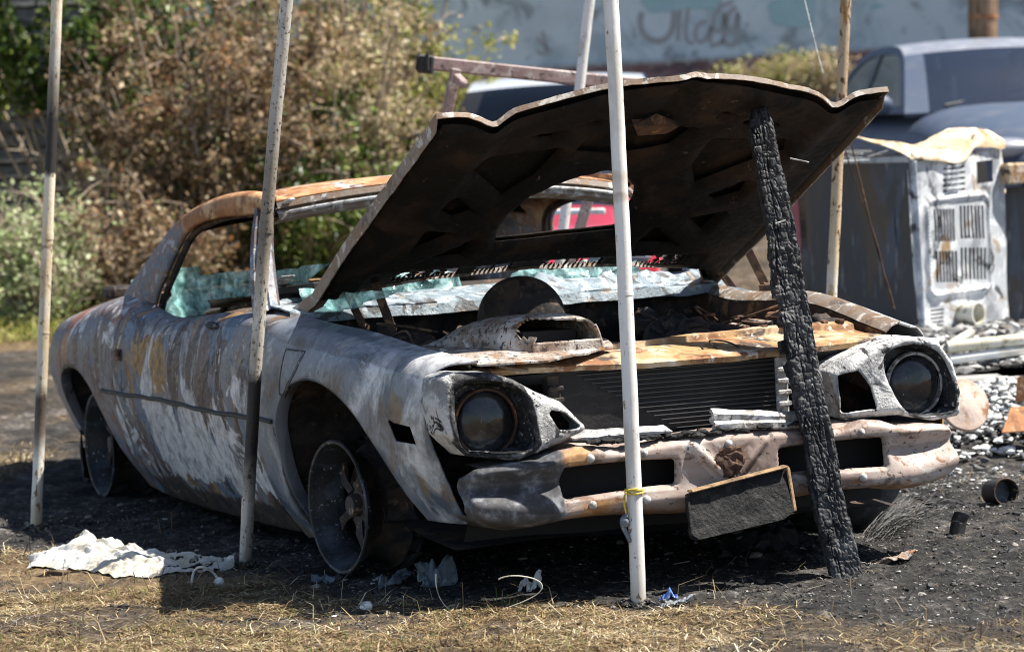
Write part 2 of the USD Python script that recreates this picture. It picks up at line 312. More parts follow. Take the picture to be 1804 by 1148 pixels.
mat('melted_black', (.014, .014, .015), [((.05, .055, .06), (20, 20, 20), .6, .05, 6, .4), ((.35, .36, .36), (55, 55, 55), .70, .03, 6, .3)], rough=.38, spec=.5, bump=(70, .006), rough_var=.2)
mat('lamp_glass', (.010, .0105, .012), [((.035, .035, .037), (14, 14, 14), .60, .08, 6, .6), ((.28, .28, .28), (70, 70, 70), .80, .03, 6, .2)], rough=.16, spec=.6, bump=(16, .002), rough_var=.1)
mat('rim_alloy', (.022, .024, .027), [((.018, .016, .0155), (7, 7, 7), .50, .12, 5, .5), ((.060, .072, .088), (9, 9, 9), .64, .1, 6, .4), ((.4, .42, .44), (90, 90, 90), .74, .02, 4, 0)], rough=.5, metal=.2, spec=.4, bump=(70, .001), rough_var=.15)
mat('rim_rust', (.045, .032, .028), [((.05, .038, .035), (16, 16, 16), .5, .08, 6, .4), ((.30, .20, .11), (24, 24, 24), .66, .04, 6, .3)], rough=.7, bump=(80, .002))
mat('scoop_ash', (.33, .285, .245), [((.24, .17, .125), (9, 9, 9), .52, .08, 6, .6), ((.50, .46, .42), (10, 10, 10), .60, .06, 6, .5), ((.08, .065, .058), (60, 60, 60), .60, .04, 7, .3), ((.30, .14, .06), (14, 14, 14), .68, .04, 6, .4)], rough=.8, spec=.25, bump=(150, .004))
mat('cowl_ash', (.17, .215, .245), [((.33, .38, .41), (9, 9, 9), .54, .05, 8, 1.2), ((.07, .07, .07), (10, 10, 10), .60, .03, 9, 1.2), ((.30, .24, .18), (8, 8, 8), .68, .04, 6, .5), ((.08, .08, .08), (50, 50, 50), .68, .03, 7, .3)], rough=.6, spec=.4, bump=(90, .004))
mat('radiator_black', (.008, .008, .0085), [((.022, .020, .019), (12, 12, 40), .6, .06, 5, .3)], rough=.5, spec=.45, bump=(160, .002))
mat('fin_metal', (.10, .10, .10), [((.10, .09, .085), (40, 40, 40), .55, .05, 5, 0)], rough=.5, spec=.5)
mat('alloy_grey', (.40, .395, .385), [((.20, .185, .17), (18, 18, 18), .56, .06, 7, .4), ((.60, .59, .57), (28, 28, 28), .62, .05, 6, .4), ((.07, .065, .06), (30, 30, 30), .68, .03, 6, .4)], rough=.55, spec=.45, bump=(120, .003))
mat('trim_black', (.018, .017, .0165), [((.22, .20, .18), (20, 20, 60), .74, .04, 6, .2)], rough=.6, bump=(90, .001))
mat('charcoal', (.014, .0142, .0155), [((.030, .031, .034), (20, 20, 12), .54, .08, 6, .4), ((.085, .085, .088), (5, 5, 4), .66, .05, 8, .8), ((.095, .095, .095), (60, 60, 40), .76, .03, 6, .2)], rough=.58, spec=.4, bump=(130, .0025), rough_var=.15)
mat('char_board', (.013, .013, .0135), [((.032, .031, .030), (25, 25, 25), .60, .05, 7, .5), ((.12, .115, .11), (80, 80, 80), .80, .03, 6, .3)], rough=.75, spec=.25, bump=(90, .006), rough_var=.1)
mat('char_edge', (.30, .19, .09), [((.14, .08, .04), (20, 20, 20), .52, .08, 6, .4), ((.05, .035, .03), (30, 30, 30), .64, .04, 6, .3)], rough=.75, bump=(120, .002))
WHITE = (.66, .655, .63)
mat('post_front', WHITE, [((.52, .50, .46), (8, 8, 3), .58, .08, 5, .3), ((.22, .17, .12), (40, 40, 26), .72, .02, 6, .3)], rough=.42, spec=.5, bump=(60, .0006),
    more=bands([(0, (.62, .56, .48)), (.04, (.85, .82, .78)), (.1, (.95, .95, .95)), (.60, (1, 1, 1)), (.615, (.60, .5, .42)), (.62, (.95, .92, .88)), (.645, (.75, .68, .6)), (.655, (1, 1, 1)), (1, (1, 1, 1))], 1.62, wobble=.03))
mat('post_charred', (.50, .475, .43), [((.36, .33, .29), (12, 12, 4), .55, .08, 6, .4), ((.08, .068, .058), (90, 90, 70), .64, .03, 7, .3), ((.62, .6, .55), (30, 30, 10), .68, .05, 6, .3)], rough=.6, spec=.4, bump=(90, .001),
    more=bands([(0, (.25, .2, .16)), (.03, (.85, .82, .78)), (.10, (.9, .87, .83)), (.16, (.30, .26, .23)), (.19, (.055, .048, .045)), (.31, (.05, .045, .042)), (.34, (.75, .71, .66)), (.42, (.95, .91, .85)), (.52, (.5, .46, .4)), (.56, (.30, .27, .23)), (.62, (.42, .38, .33)), (.70, (.50, .46, .41)), (.80, (.78, .77, .74)), (1, (1.1, 1.1, 1.08))], 1.85, wobble=.06))
mat('post_scorched', (.62, .59, .52), [((.52, .43, .30), (14, 14, 3), .52, .08, 6, .4), ((.22, .13, .06), (34, 34, 16), .66, .03, 7, .3)], rough=.6, spec=.4, bump=(90, .001),
    more=bands([(0, (.85, .84, .82)), (.13, (1.05, 1.06, 1.08)), (.18, (.22, .2, .19)), (.25, (.09, .085, .08)), (.28, (.85, .84, .8)), (.545, (.95, .88, .78)), (.548, (.3, .22, .16)), (.556, (.95, .85, .7)), (.69, (1, .95, .85)), (.70, (.03, .027, .027)), (.80, (.035, .032, .032)), (.87, (.3, .3, .3)), (.95, (.75, .76, .78)), (1, (1.0, 1.02, 1.04))], 1.98, wobble=.035))
mat('post_rusty', (.66, .62, .55), [((.70, .68, .64), (10, 10, 3), .55, .06, 5, .3), ((.45, .29, .11), (22, 22, 5), .60, .05, 7, .4), ((.16, .08, .035), (46, 46, 22), .62, .03, 7, .3)], rough=.65, spec=.35, bump=(90, .0012),
    more=bands([(0, (1, 1, 1)), (.34, (1, 1, 1)), (.44, (.85, .7, .5)), (.7, (.55, .42, .28)), (1, (.6, .5, .38))], 1.85, wobble=.1))
mat('post_white', (.60, .59, .57), [((.42, .40, .37), (14, 14, 6), .6, .05, 6, .3), ((.15, .12, .1), (50, 50, 40), .7, .03, 6, .3)], rough=.5)
mat('frame_pink', (.27, .195, .185), [((.20, .135, .125), (12, 12, 12), .54, .06, 6, .4), ((.40, .34, .31), (20, 20, 20), .62, .05, 6, .4), ((.07, .05, .045), (30, 30, 30), .66, .04, 6, .4)], rough=.6, spec=.4, bump=(80, .0015))
mat('cloth_white', (.54, .535, .515), [((.46, .42, .33), (5, 5, 9), .56, .08, 6, .8), ((.14, .13, .12), (11, 11, 11), .70, .03, 6, .4)], rough=.55, spec=.4, bump=(50, .002))
mat('plastic_grey', (.12, .145, .17), [((.22, .25, .275), (22, 22, 22), .58, .06, 6, .4), ((.06, .065, .07), (30, 30, 30), .6, .05, 6, .4)], rough=.5, bump=(80, .003))
mat('white_scrap', (.72, .71, .68), [((.35, .33, .30), (30, 30, 30), .6, .06, 5, .3)], rough=.7)
mat('blue_scrap', (.10, .20, .52), [((.25, .35, .6), (60, 60, 60), .6, .06, 5, .3)], rough=.4)
mat('yellow_cord', (.62, .48, .05), [((.3, .22, .03), (60, 60, 60), .6, .06, 4, 0)], rough=.6)
mat('dryer_ash', (.43, .45, .47), [((.68, .69, .70), (5, 5, 5), .54, .06, 7, .9), ((.24, .25, .27), (4, 4, 3), .62, .06, 8, 1.2), ((.30, .20, .11), (5, 5, 3), .68, .05, 8, 1.0), ((.07, .07, .075), (9, 9, 7), .65, .04, 7, .5)], rough=.6, spec=.4, bump=(40, .002))
mat('dryer_dark', (.050, .048, .050), [((.085, .060, .042), (7, 7, 2), .55, .08, 6, .5), ((.07, .08, .10), (5, 5, 2), .60, .06, 6, .5), ((.15, .15, .155), (30, 30, 4), .70, .04, 6, .2)], rough=.5, spec=.45, bump=(40, .002))
mat('dryer_top', (.62, .46, .28), [((.70, .62, .50), (6, 6, 6), .52, .08, 6, .6), ((.40, .19, .08), (7, 7, 7), .60, .05, 7, .6), ((.12, .09, .07), (12, 12, 12), .66, .04, 7, .5)], rough=.7, spec=.3, bump=(60, .003))
mat('void_black', (.010, .010, .011), rough=.8)
mat('concrete', (.34, .33, .315), [((.22, .21, .20), (6, 6, 6), .56, .08, 6, .5), ((.46, .45, .43), (18, 18, 18), .62, .06, 6, .3), ((.08, .08, .08), (9, 9, 9), .68, .06, 6, .6)], rough=.85, spec=.2, bump=(60, .006))
mat('rust_disc', (.46, .30, .21), [((.55, .45, .38), (7, 7, 7), .54, .08, 6, .6), ((.26, .12, .05), (10, 10, 10), .60, .06, 7, .5)], rough=.75, bump=(60, .002))
mat('rust_orange', (.36, .16, .06), [((.20, .08, .035), (14, 14, 14), .52, .08, 6, .4), ((.5, .33, .19), (20, 20, 20), .64, .05, 6, .4)], rough=.8, bump=(90, .002))
mat('pipe_pale', (.50, .47, .36), [((.60, .59, .54), (8, 8, 8), .56, .06, 5, .4), ((.22, .19, .12), (20, 20, 20), .64, .05, 6, .4)], rough=.6)
def island(name, ramp, rough=.7, spec=.3, trans=0., bump=0):
    N = {'g': ('attribute', {'attribute': 'tone'}), 'r': ('rgb_ramp', {'ramp': ramp}), 'p': ('principled_bsdf', {'roughness': rough, 'specular_ior_level': spec})}
    L = [('g.fac', 'r.fac'), ('r.color', 'p.base_color')]; out = 'p.BSDF'
    if trans:
        N['t'] = ('translucent_bsdf', {}); N['mx'] = ('mix_closure', {'fac': trans}); L += [('r.color', 't.color'), ('p.BSDF', 'mx.closure1'), ('t.BSDF', 'mx.closure2')]; out = 'mx.closure'
    MAT[name] = usdkit.material(stage, f'/World/Looks/{name}', N, L, surface=out)
island('straw', [(0, (.05, .034, .024)), (.26, (.14, .088, .048)), (.46, (.30, .20, .10)), (.62, (.46, .35, .18)), (.71, (.20, .13, .075)), (.80, (.20, .20, .07)), (.88, (.58, .48, .29)), (1, (.74, .66, .48))], rough=.6, trans=.25)
island('green_blade', [(0, (.08, .13, .03)), (.5, (.16, .22, .05)), (1, (.30, .32, .11))], rough=.6, trans=.35)
island('char_crumb', [(0, (.010, .010, .010)), (.5, (.026, .025, .024)), (.75, (.05, .043, .036)), (.9, (.10, .085, .07)), (1, (.22, .20, .18))], rough=.6, spec=.4)
island('ash_flake', [(0, (.07, .068, .065)), (.4, (.16, .155, .15)), (.75, (.32, .315, .305)), (1, (.62, .615, .60))], rough=.8)
island('gravel_white', [(0, (.05, .05, .05)), (.40, (.10, .10, .10)), (.45, (.40, .41, .40)), (.6, (.60, .61, .60)), (1, (.74, .75, .73))], rough=.75)
island('leaf_brown', [(0, (.05, .032, .016)), (.25, (.125, .08, .042)), (.5, (.25, .17, .09)), (.75, (.38, .275, .16)), (.92, (.54, .43, .29)), (.955, (.19, .24, .06)), (.985, (.22, .25, .07)), (1, (.34, .17, .08))], rough=.6, trans=.3)
island('leaf_tan', [(0, (.20, .14, .07)), (.4, (.44, .34, .19)), (.75, (.58, .48, .31)), (.86, (.28, .32, .09)), (1, (.66, .58, .42))], rough=.6, trans=.3)
island('leaf_green', [(0, (.035, .065, .014)), (.5, (.075, .13, .022)), (.8, (.15, .22, .04)), (1, (.30, .33, .10))], rough=.45, spec=.45, trans=.35)
island('leaf_yellow', [(0, (.14, .17, .03)), (.5, (.30, .31, .07)), (.8, (.44, .42, .15)), (1, (.58, .50, .25))], rough=.55, trans=.35)
island('leaf_pale', [(0, (.22, .30, .12)), (.4, (.38, .47, .21)), (.7, (.52, .57, .32)), (1, (.64, .64, .44))], rough=.55, trans=.35)
mat('twig', (.24, .18, .13), [((.36, .29, .22), (12, 12, 5), .55, .08, 5, .3)], rough=.85)
mat('shed_board', (.13, .127, .13), [((.14, .135, .135), (4, 4, 30), .55, .08, 6, .3), ((.045, .043, .042), (8, 8, 40), .6, .06, 6, .3)], rough=.8, bump=(50, .003))
mat('wall_paint', (.40, .44, .46), [((.46, .50, .52), (.8, .8, .9), .5, .12, 5, .6), ((.30, .35, .37), (1.4, 1.4, 1.6), .58, .08, 6, .8), ((.20, .34, .35), (.9, .9, 1.2), .76, .05, 5, .8), ((.20, .22, .23), (2.6, 2.6, 3), .65, .07, 6, .9)], rough=.8, bump=(20, .004))
mat('brick_base', (.15, .075, .07), [((.22, .13, .12), (5, 5, 9), .55, .08, 5, .3), ((.07, .04, .04), (3, 3, 8), .6, .08, 5, .3), ((.35, .32, .30), (8, 8, 12), .7, .05, 5, .3)], rough=.85)
mat('graffiti_paint', (.275, .27, .27), [((.26, .25, .25), (3, 3, 3), .55, .1, 4, .3)], rough=.8)
mat('graffiti_teal', (.26, .375, .385), [((.30, .40, .41), (3, 3, 3), .55, .1, 5, .5)], rough=.8)
mat('pole_wood', (.17, .095, .05), [((.25, .17, .11), (9, 9, 1.2), .54, .07, 6, .4), ((.08, .045, .028), (14, 14, 1.5), .60, .05, 6, .4), ((.36, .17, .06), (5, 5, 3), .66, .06, 5, .4)], rough=.85, bump=(30, .006))
mat('car_navy', (.060, .080, .120), [((.085, .10, .135), (5, 5, 5), .6, .1, 5, .3)], rough=.5, spec=.25)
mat('car_silver', (.42, .45, .50), rough=.3, spec=.5, coat=.6)
mat('car_red', (.42, .018, .035), [((.36, .02, .035), (5, 5, 5), .6, .1, 4, .3)], rough=.35, spec=.5, coat=.6)
mat('car_black', (.012, .012, .014), rough=.3, spec=.5)
mat('rubber', (.020, .020, .021), [((.05, .047, .043), (30, 30, 30), .6, .06, 5, .3)], rough=.75)
mat('pale_panel', (.72, .72, .70), [((.55, .52, .46), (9, 9, 9), .6, .06, 5, .3)], rough=.5)
mat('roof_dusty', (.19, .20, .235), [((.26, .27, .30), (6, 6, 6), .55, .1, 5, .3)], rough=.4, coat=.3)
# window panes: what is behind shows through, the sky is mirrored
def pane(name, tint, ior=1.5, rough=.02):
    MAT[name] = usdkit.material(stage, f'/World/Looks/{name}', {'t': ('transparent_bsdf', {'color': tint}), 'g': ('glossy_bsdf', {'color': (1, 1, 1), 'roughness': rough}), 'f': ('fresnel', {'IOR': ior}), 'x': ('mix_closure', {})},
        [('f.fac', 'x.fac'), ('t.BSDF', 'x.closure1'), ('g.BSDF', 'x.closure2')], surface='x.closure')
pane('pane_dark', (.92, .97, .98), 2.8)
pane('pane_black', (.10, .12, .13), 1.5)
# shattered safety glass: crazed, milky green
N = {'geo': ('geometry', {}), 'v': ('voronoi_texture', {'scale': 19., 'feature': 'distance_to_edge', 'detail': 2.}), 'v2': ('voronoi_texture', {'scale': 24.}), 'n': ('noise_texture', {'scale': 13., 'detail': 7., 'roughness': .68, 'distortion': .8}),
     'rr': ('rgb_ramp', {'ramp': [(0, (.95, .99, .98)), (.025, (.2, .34, .34)), (.06, (.66, .90, .89)), (.5, (.58, .84, .84))]}), 'r2': ('rgb_ramp', {'ramp': [(.40, (.16, .25, .26)), (.46, (.7, .8, .8)), (.54, (1.1, 1.1, 1.1)), (.58, (1.9, 1.7, 1.65))]}),
     'mx': ('mix_color', {'blend_type': 'multiply', 'fac': 1.}), 'bp': ('bump', {'distance': .02, 'strength': 1.}),
     'p': ('principled_bsdf', {'roughness': .12, 'specular_ior_level': .7, 'transmission_weight': .25}), 't': ('translucent_bsdf', {}), 'tr': ('transparent_bsdf', {'color': (.74, .95, .93)}), 'm1': ('mix_closure', {'fac': .40}), 'm2': ('mix_closure', {'fac': .42})}
MAT['crazed_glass'] = usdkit.material(stage, '/World/Looks/crazed_glass', N, [('geo.position', 'v.vector'), ('geo.position', 'v2.vector'), ('geo.position', 'n.vector'), ('v.distance', 'rr.fac'), ('n.fac', 'r2.fac'), ('rr.color', 'mx.a'), ('r2.color', 'mx.b'),
    ('v2.distance', 'bp.height'), ('bp.normal', 'p.normal'), ('mx.result', 'p.base_color'), ('mx.result', 't.color'), ('p.BSDF', 'm1.closure1'), ('t.BSDF', 'm1.closure2'), ('m1.closure', 'm2.closure1'), ('tr.BSDF', 'm2.closure2')], surface='m2.closure')
# the ground: straw soil, char, weeds by a zone attribute
N = {'geo': ('geometry', {}), 'a': ('attribute', {'attribute': 'burn'}), 'w': ('attribute', {'attribute': 'green'}),
     'n1': ('noise_texture', {'scale': 3., 'detail': 6.}), 'n2': ('noise_texture', {'scale': 40., 'detail': 6., 'roughness': .65}), 'n3': ('noise_texture', {'scale': 14., 'detail': 5., 'roughness': .7}),
     's': ('rgb_ramp', {'ramp': [(.3, (.05, .034, .022)), (.45, (.12, .08, .045)), (.55, (.20, .14, .075)), (.68, (.32, .25, .14))]}),
     'c': ('rgb_ramp', {'ramp': [(.30, (.010, .010, .010)), (.47, (.024, .023, .022)), (.55, (.05, .046, .042)), (.61, (.095, .085, .075)), (.68, (.19, .18, .17)), (.78, (.34, .335, .32))]}),
     'g': ('rgb_ramp', {'ramp': [(.3, (.07, .09, .025)), (.5, (.17, .17, .055)), (.7, (.30, .26, .12))]}),
     'nm': ('math', {'math_type': 'multiply_add', 'value2': .45}), 'nq': ('math', {'math_type': 'subtract', 'value2': .225}), 'x1': ('mix_color', {}), 'x2': ('mix_color', {}), 'x0': ('mix_float', {'fac': .55}), 'bp': ('bump', {'distance': .02, 'strength': 1.}), 'p': ('principled_bsdf', {'roughness': .9, 'specular_ior_level': .2})}
MAT['ground_soil'] = usdkit.material(stage, '/World/Looks/ground_soil', N, [('geo.position', 'n1.vector'), ('geo.position', 'n2.vector'), ('geo.position', 'n3.vector'), ('n2.fac', 'x0.a'), ('n3.fac', 'x0.b'), ('x0.result', 's.fac'), ('n1.fac', 'nm.value1'), ('x0.result', 'nm.value3'), ('nm.value', 'nq.value1'), ('nq.value', 'c.fac'), ('n3.fac', 'g.fac'),
    ('w.fac', 'x1.fac'), ('s.color', 'x1.a'), ('g.color', 'x1.b'), ('a.fac', 'x2.fac'), ('x1.result', 'x2.a'), ('c.color', 'x2.b'), ('x2.result', 'p.base_color'), ('n2.fac', 'bp.height'), ('bp.normal', 'p.normal')], surface='p.BSDF')

# ------------------------------------------------------------------ the ground
def td(p): q = np.asarray(p, float)-EYE; return q@RH, q@DH
PROF = PchipInterpolator([-50, 11.3, 13, 16, 20, 26, 32, 40, 70], [0, 0, .05, .22, .5, 1.15, 1.95, 2.5, 3.4])
E0, E1, E2 = TILT[2]
def height(x, y, fine=True):
    x, y = np.asarray(x, float), np.asarray(y, float)
    t = (x-EYE[0])*RH[0]+(y-EYE[1])*RH[1]; D = (x-EYE[0])*DH[0]+(y-EYE[1])*DH[1]
    h = PROF(np.clip(D, -50, 70))
    far = np.clip((np.hypot(t, D)-30)/40, 0, 1); far = far*far*(3-2*far)
    level = (1.6*(D > 0) - E0*x - E1*y)/E2
    h = h*(1-far)+level*far
    if fine:
        P = np.stack([x, y, 0*x], -1); near = np.clip(1-(D-20)/20, 0, 1)
        h = h + near*((meshkit.fbm(P*2.3, 4, 3)-.5)*.05+(meshkit.fbm(P*17, 4, 5)-.5)*.034)*np.where(np.hypot(t, D) < 40, 1, 0)
    return h
BURN = Polygon([PZ(*q)[:2] for q in [(-700, 1010), (0, 978), (120, 985), (260, 1000), (400, 1012), (480, 1035), (560, 1040), (700, 1058), (900, 1058), (1050, 1078), (1300, 1090), (1550, 1105), (1804, 1100), (2600, 1100), (2600, 640), (900, 560), (150, 640), (90, 690), (120, 780), (-20, 850), (-700, 900)]])
def zones(x, y):
    P = np.stack([x, y, 0*x], -1); n = (meshkit.fbm(P*2.2, 4, 11)-.5)*.55+(meshkit.fbm(P*9, 3, 12)-.5)*.34
    pts = shapely.points(x, y); inside = shapely.contains(BURN, pts); d = np.where(inside, 1, -1)*shapely.distance(BURN.exterior, pts)
    burn = np.clip(.5+(d+n*.85)/.34, 0, 1); burn = np.maximum(burn, np.clip((meshkit.fbm(P*3.6, 4, 14)-.52)*4.5, 0, .75))
    t = (x-EYE[0])*RH[0]+(y-EYE[1])*RH[1]; D = (x-EYE[0])*DH[0]+(y-EYE[1])*DH[1]
    right = np.clip((t+.35)/.9, 0, 1)*np.clip((D-6)/.3, 0, 1)      # thin burnt straw towards the right
    burn = np.maximum(burn, np.clip(right*.74+n*1.6, 0, .97))
    midleft = np.clip((D-11.9+n*2)/1.2, 0, 1)*np.clip((17.6+n*4-D)/1.2, 0, 1)
    burn = np.maximum(burn*np.clip(1-(D-13)/2, 0, 1), midleft*np.clip(.86+n*1.5, 0, .97))
    green = np.clip((D-17.5+n*3)/1.5, 0, 1)*np.clip(.55+n, 0, 1)*np.clip(.6-t/1.5, 0, 1)
    burn = np.maximum(burn, np.clip((t+.2)/1., 0, 1)*np.clip((D-10)/1., 0, 1)*np.clip(.72+n, 0, .95))
    return burn, green
def steps(*seg):
    out = []
    for a, b, s in seg: out += list(np.arange(a, b, s))
    return A3(sorted(set(np.round(out, 4))))
ts = np.r_[-A3([400, 250, 150, 90, 50, 30, 18, 11, 7, 5, 4, 3.4, 3]), np.arange(-2.7, 2.7, .028), A3([3, 3.4, 4, 5, 7, 11, 18, 30, 50, 90, 150, 250, 400])]
Ds = np.r_[A3([-400, -200, -100, -50, -25, -12, -5, 0, 3, 4.5, 5.4]), np.arange(5.9, 10.6, .026), np.arange(10.6, 16, .06), np.arange(16, 34, .25), A3([35, 37, 40, 45, 52, 60, 75, 100, 150, 250, 400])]
tt, dd = np.meshgrid(ts, Ds); gx = EYE[0]+tt*RH[0]+dd*DH[0]; gy = EYE[1]+tt*RH[1]+dd*DH[1]
gz = height(gx, gy); bu, gr = zones(gx.ravel(), gy.ravel())
gm = grid(np.stack([gx, gy, gz], -1))
one('ground', gm, 'ground_soil', kind='structure', smooth=True, attrs={'burn': bu, 'green': gr})

# ------------------------------------------------------------------ the burned car
car = T('burned_car', 'burned-out two-door coupe, paint scorched to bare metal and rust, hood propped open', 'car', (-1.3, 0, 0))
# sections of the body side: x, then (half width, height) from the sill up to the hood gap / window line
SEC = [
 (1.02, [(.77, .25), (.80, .33), (.815, .43), (.815, .52), (.80, .59), (.765, .645), (.70, .672)]),
 (.80, [(.765, .225), (.81, .32), (.838, .44), (.84, .55), (.825, .62), (.785, .668), (.715, .688)]),
 (.50, [(.765, .21), (.83, .31), (.868, .44), (.873, .56), (.855, .645), (.81, .695), (.74, .712)]),
 (.15, [(.79, .20), (.86, .31), (.898, .44), (.905, .57), (.885, .67), (.835, .725), (.745, .742)]),
 (-.25, [(.775, .10), (.865, .25), (.913, .43), (.918, .58), (.895, .69), (.845, .745), (.748, .760)]),
 (-.55, [(.745, .05), (.852, .21), (.913, .42), (.918, .58), (.895, .70), (.855, .762), (.775, .785)]),
 (-1.0, [(.735, .035), (.845, .195), (.914, .41), (.922, .56), (.90, .68), (.865, .75), (.815, .776)]),
 (-1.6, [(.735, .03), (.845, .195), (.916, .41), (.925, .56), (.905, .66), (.87, .72), (.82, .742)]),
 (-2.0, [(.74, .035), (.85, .20), (.918, .41), (.93, .57), (.91, .68), (.875, .745), (.80, .775)]),
 (-2.35, [(.75, .07), (.86, .24), (.922, .43), (.934, .58), (.915, .69), (.87, .76), (.78, .80)]),
 (-2.75, [(.80, .18), (.88, .32), (.925, .46), (.93, .57), (.905, .67), (.845, .735), (.74, .775)]),
 (-3.25, [(.77, .21), (.83, .34), (.875, .46), (.875, .55), (.85, .63), (.79, .69), (.70, .725)]),
 (-3.65, [(.71, .26), (.755, .37), (.785, .47), (.785, .54), (.76, .61), (.71, .655), (.64, .68)]),
 (-3.88, [(.64, .31), (.67, .40), (.69, .47), (.69, .53), (.67, .58), (.63, .62), (.57, .645)]),
]
SX = A3([s[0] for s in SEC])[::-1]; SP = A3([s[1] for s in SEC], float)[::-1]; NS = SP.shape[1]
SF = PchipInterpolator(SX, SP.reshape(len(SX), -1), axis=0)
def body(x, s, side=-1, dent=True):
    """The body side at station x; s runs 0..1 from the sill to the hood gap. side -1 is the car's right."""
    x = np.atleast_1d(x); s = np.atleast_1d(s)
    C = SF(np.clip(x, SX[0], SX[-1])).reshape(len(x), NS, 2)
    C = np.concatenate([2*C[:, :1]-C[:, 1:2], C, 2*C[:, -1:]-C[:, -2:-1]], 1)
    u = np.clip(s, 0, 1)*(NS-1); i = np.clip(u.astype(int), 0, NS-2); w = (u-i)[:, None]; k = np.arange(len(x))
    p0, p1, p2, p3 = C[k, i], C[k, i+1], C[k, i+2], C[k, i+3]
    q = .5*(2*p1+(p2-p0)*w+(2*p0-5*p1+4*p2-p3)*w**2+(3*p1-p0-3*p2+p3)*w**3)
    P = np.stack([x, side*q[:, 0], q[:, 1]], -1)
    if side > 0: P[:, 2] += .034*np.clip(s*2.4-1.4, 0, 1)*np.exp(-((x-.28)/.36)**2)
    if dent:
        n = (meshkit.fbm(np.stack([x*3.1, s*5, 0*x], -1)+side*9, 3, 21)-.5)*.014
        P[:, 1] += side*n*np.clip(s*6, 0, 1)*np.clip((1-s)*5, 0, 1)
    return P
SS = np.linspace(0, 1, 141)
def s_at(x, zz):
    P = body(np.full(141, x), SS, dent=False); k = int(np.argmax(P[:, 2])); return float(np.interp(zz, P[:k+1, 2], SS[:k+1]))
def XZ(pts, n=6):
    """A run of (x, z) points on the body side, as (x, s)."""
    p = A3(pts, float); t = np.arange(len(p)); tt = np.linspace(0, len(p)-1, (len(p)-1)*n+1); q = np.c_[np.interp(tt, t, p[:, 0]), np.interp(tt, t, p[:, 1])]
    return [(a, s_at(a, b)) for a, b in q]
def smooth_xz(pts, n=8):
    p = A3(pts, float); t = np.arange(len(p)); return CubicSpline(t, p)(np.linspace(0, len(p)-1, (len(p)-1)*n+1)).tolist()
ARCH_F = smooth_xz([(.575, .215), (.53, .33), (.43, .455), (.27, .555), (.06, .605), (-.14, .59), (-.28, .50), (-.345, .36), (-.37, .10)])
ARCH_R = smooth_xz([(-2.35, .085), (-2.39, .28), (-2.47, .42), (-2.60, .505), (-2.77, .525), (-2.94, .49), (-3.05, .40), (-3.11, .28), (-3.13, .20)])
DOORF, DOORR = -.555, -1.985
def arch(pts): return [(a, s_at(a, b)) for a, b in pts]
SUBH = .022
fender_poly = Polygon([(.87, 0)]+arch(ARCH_F)+[(-.37, 0), (DOORF, 0), (DOORF-.004, 1), (.87, 1.), (.80, .86), (.775, .72), (.775, .5), (.82, .34), (.868, .2)]).buffer(0)
marker = Polygon(XZ([(.565, .510), (.70, .502), (.725, .452), (.60, .455)], 4)+[])
vent_ = Polygon(XZ([(-.235, .69), (-.075, .688), (-.115, .63), (-.20, .545), (-.245, .55)], 3))
fender_poly = fender_poly.difference(marker)
door_poly = Polygon([(DOORF-.010, 0.02), (DOORF-.014, 1), (DOORR-.10, 1), (DOORR-.13, .72), (DOORR-.17, .4), (DOORR-.10, .02)])
quarter_poly = Polygon([(DOORR-.108, .02), (DOORR-.178, .4), (DOORR-.138, .72), (DOORR-.108, 1.0), (-3.88, 1.0), (-3.88, 0), (-3.13, 0)]+arch(ARCH_R)[::-1]+[(-2.35, 0)]).buffer(0)
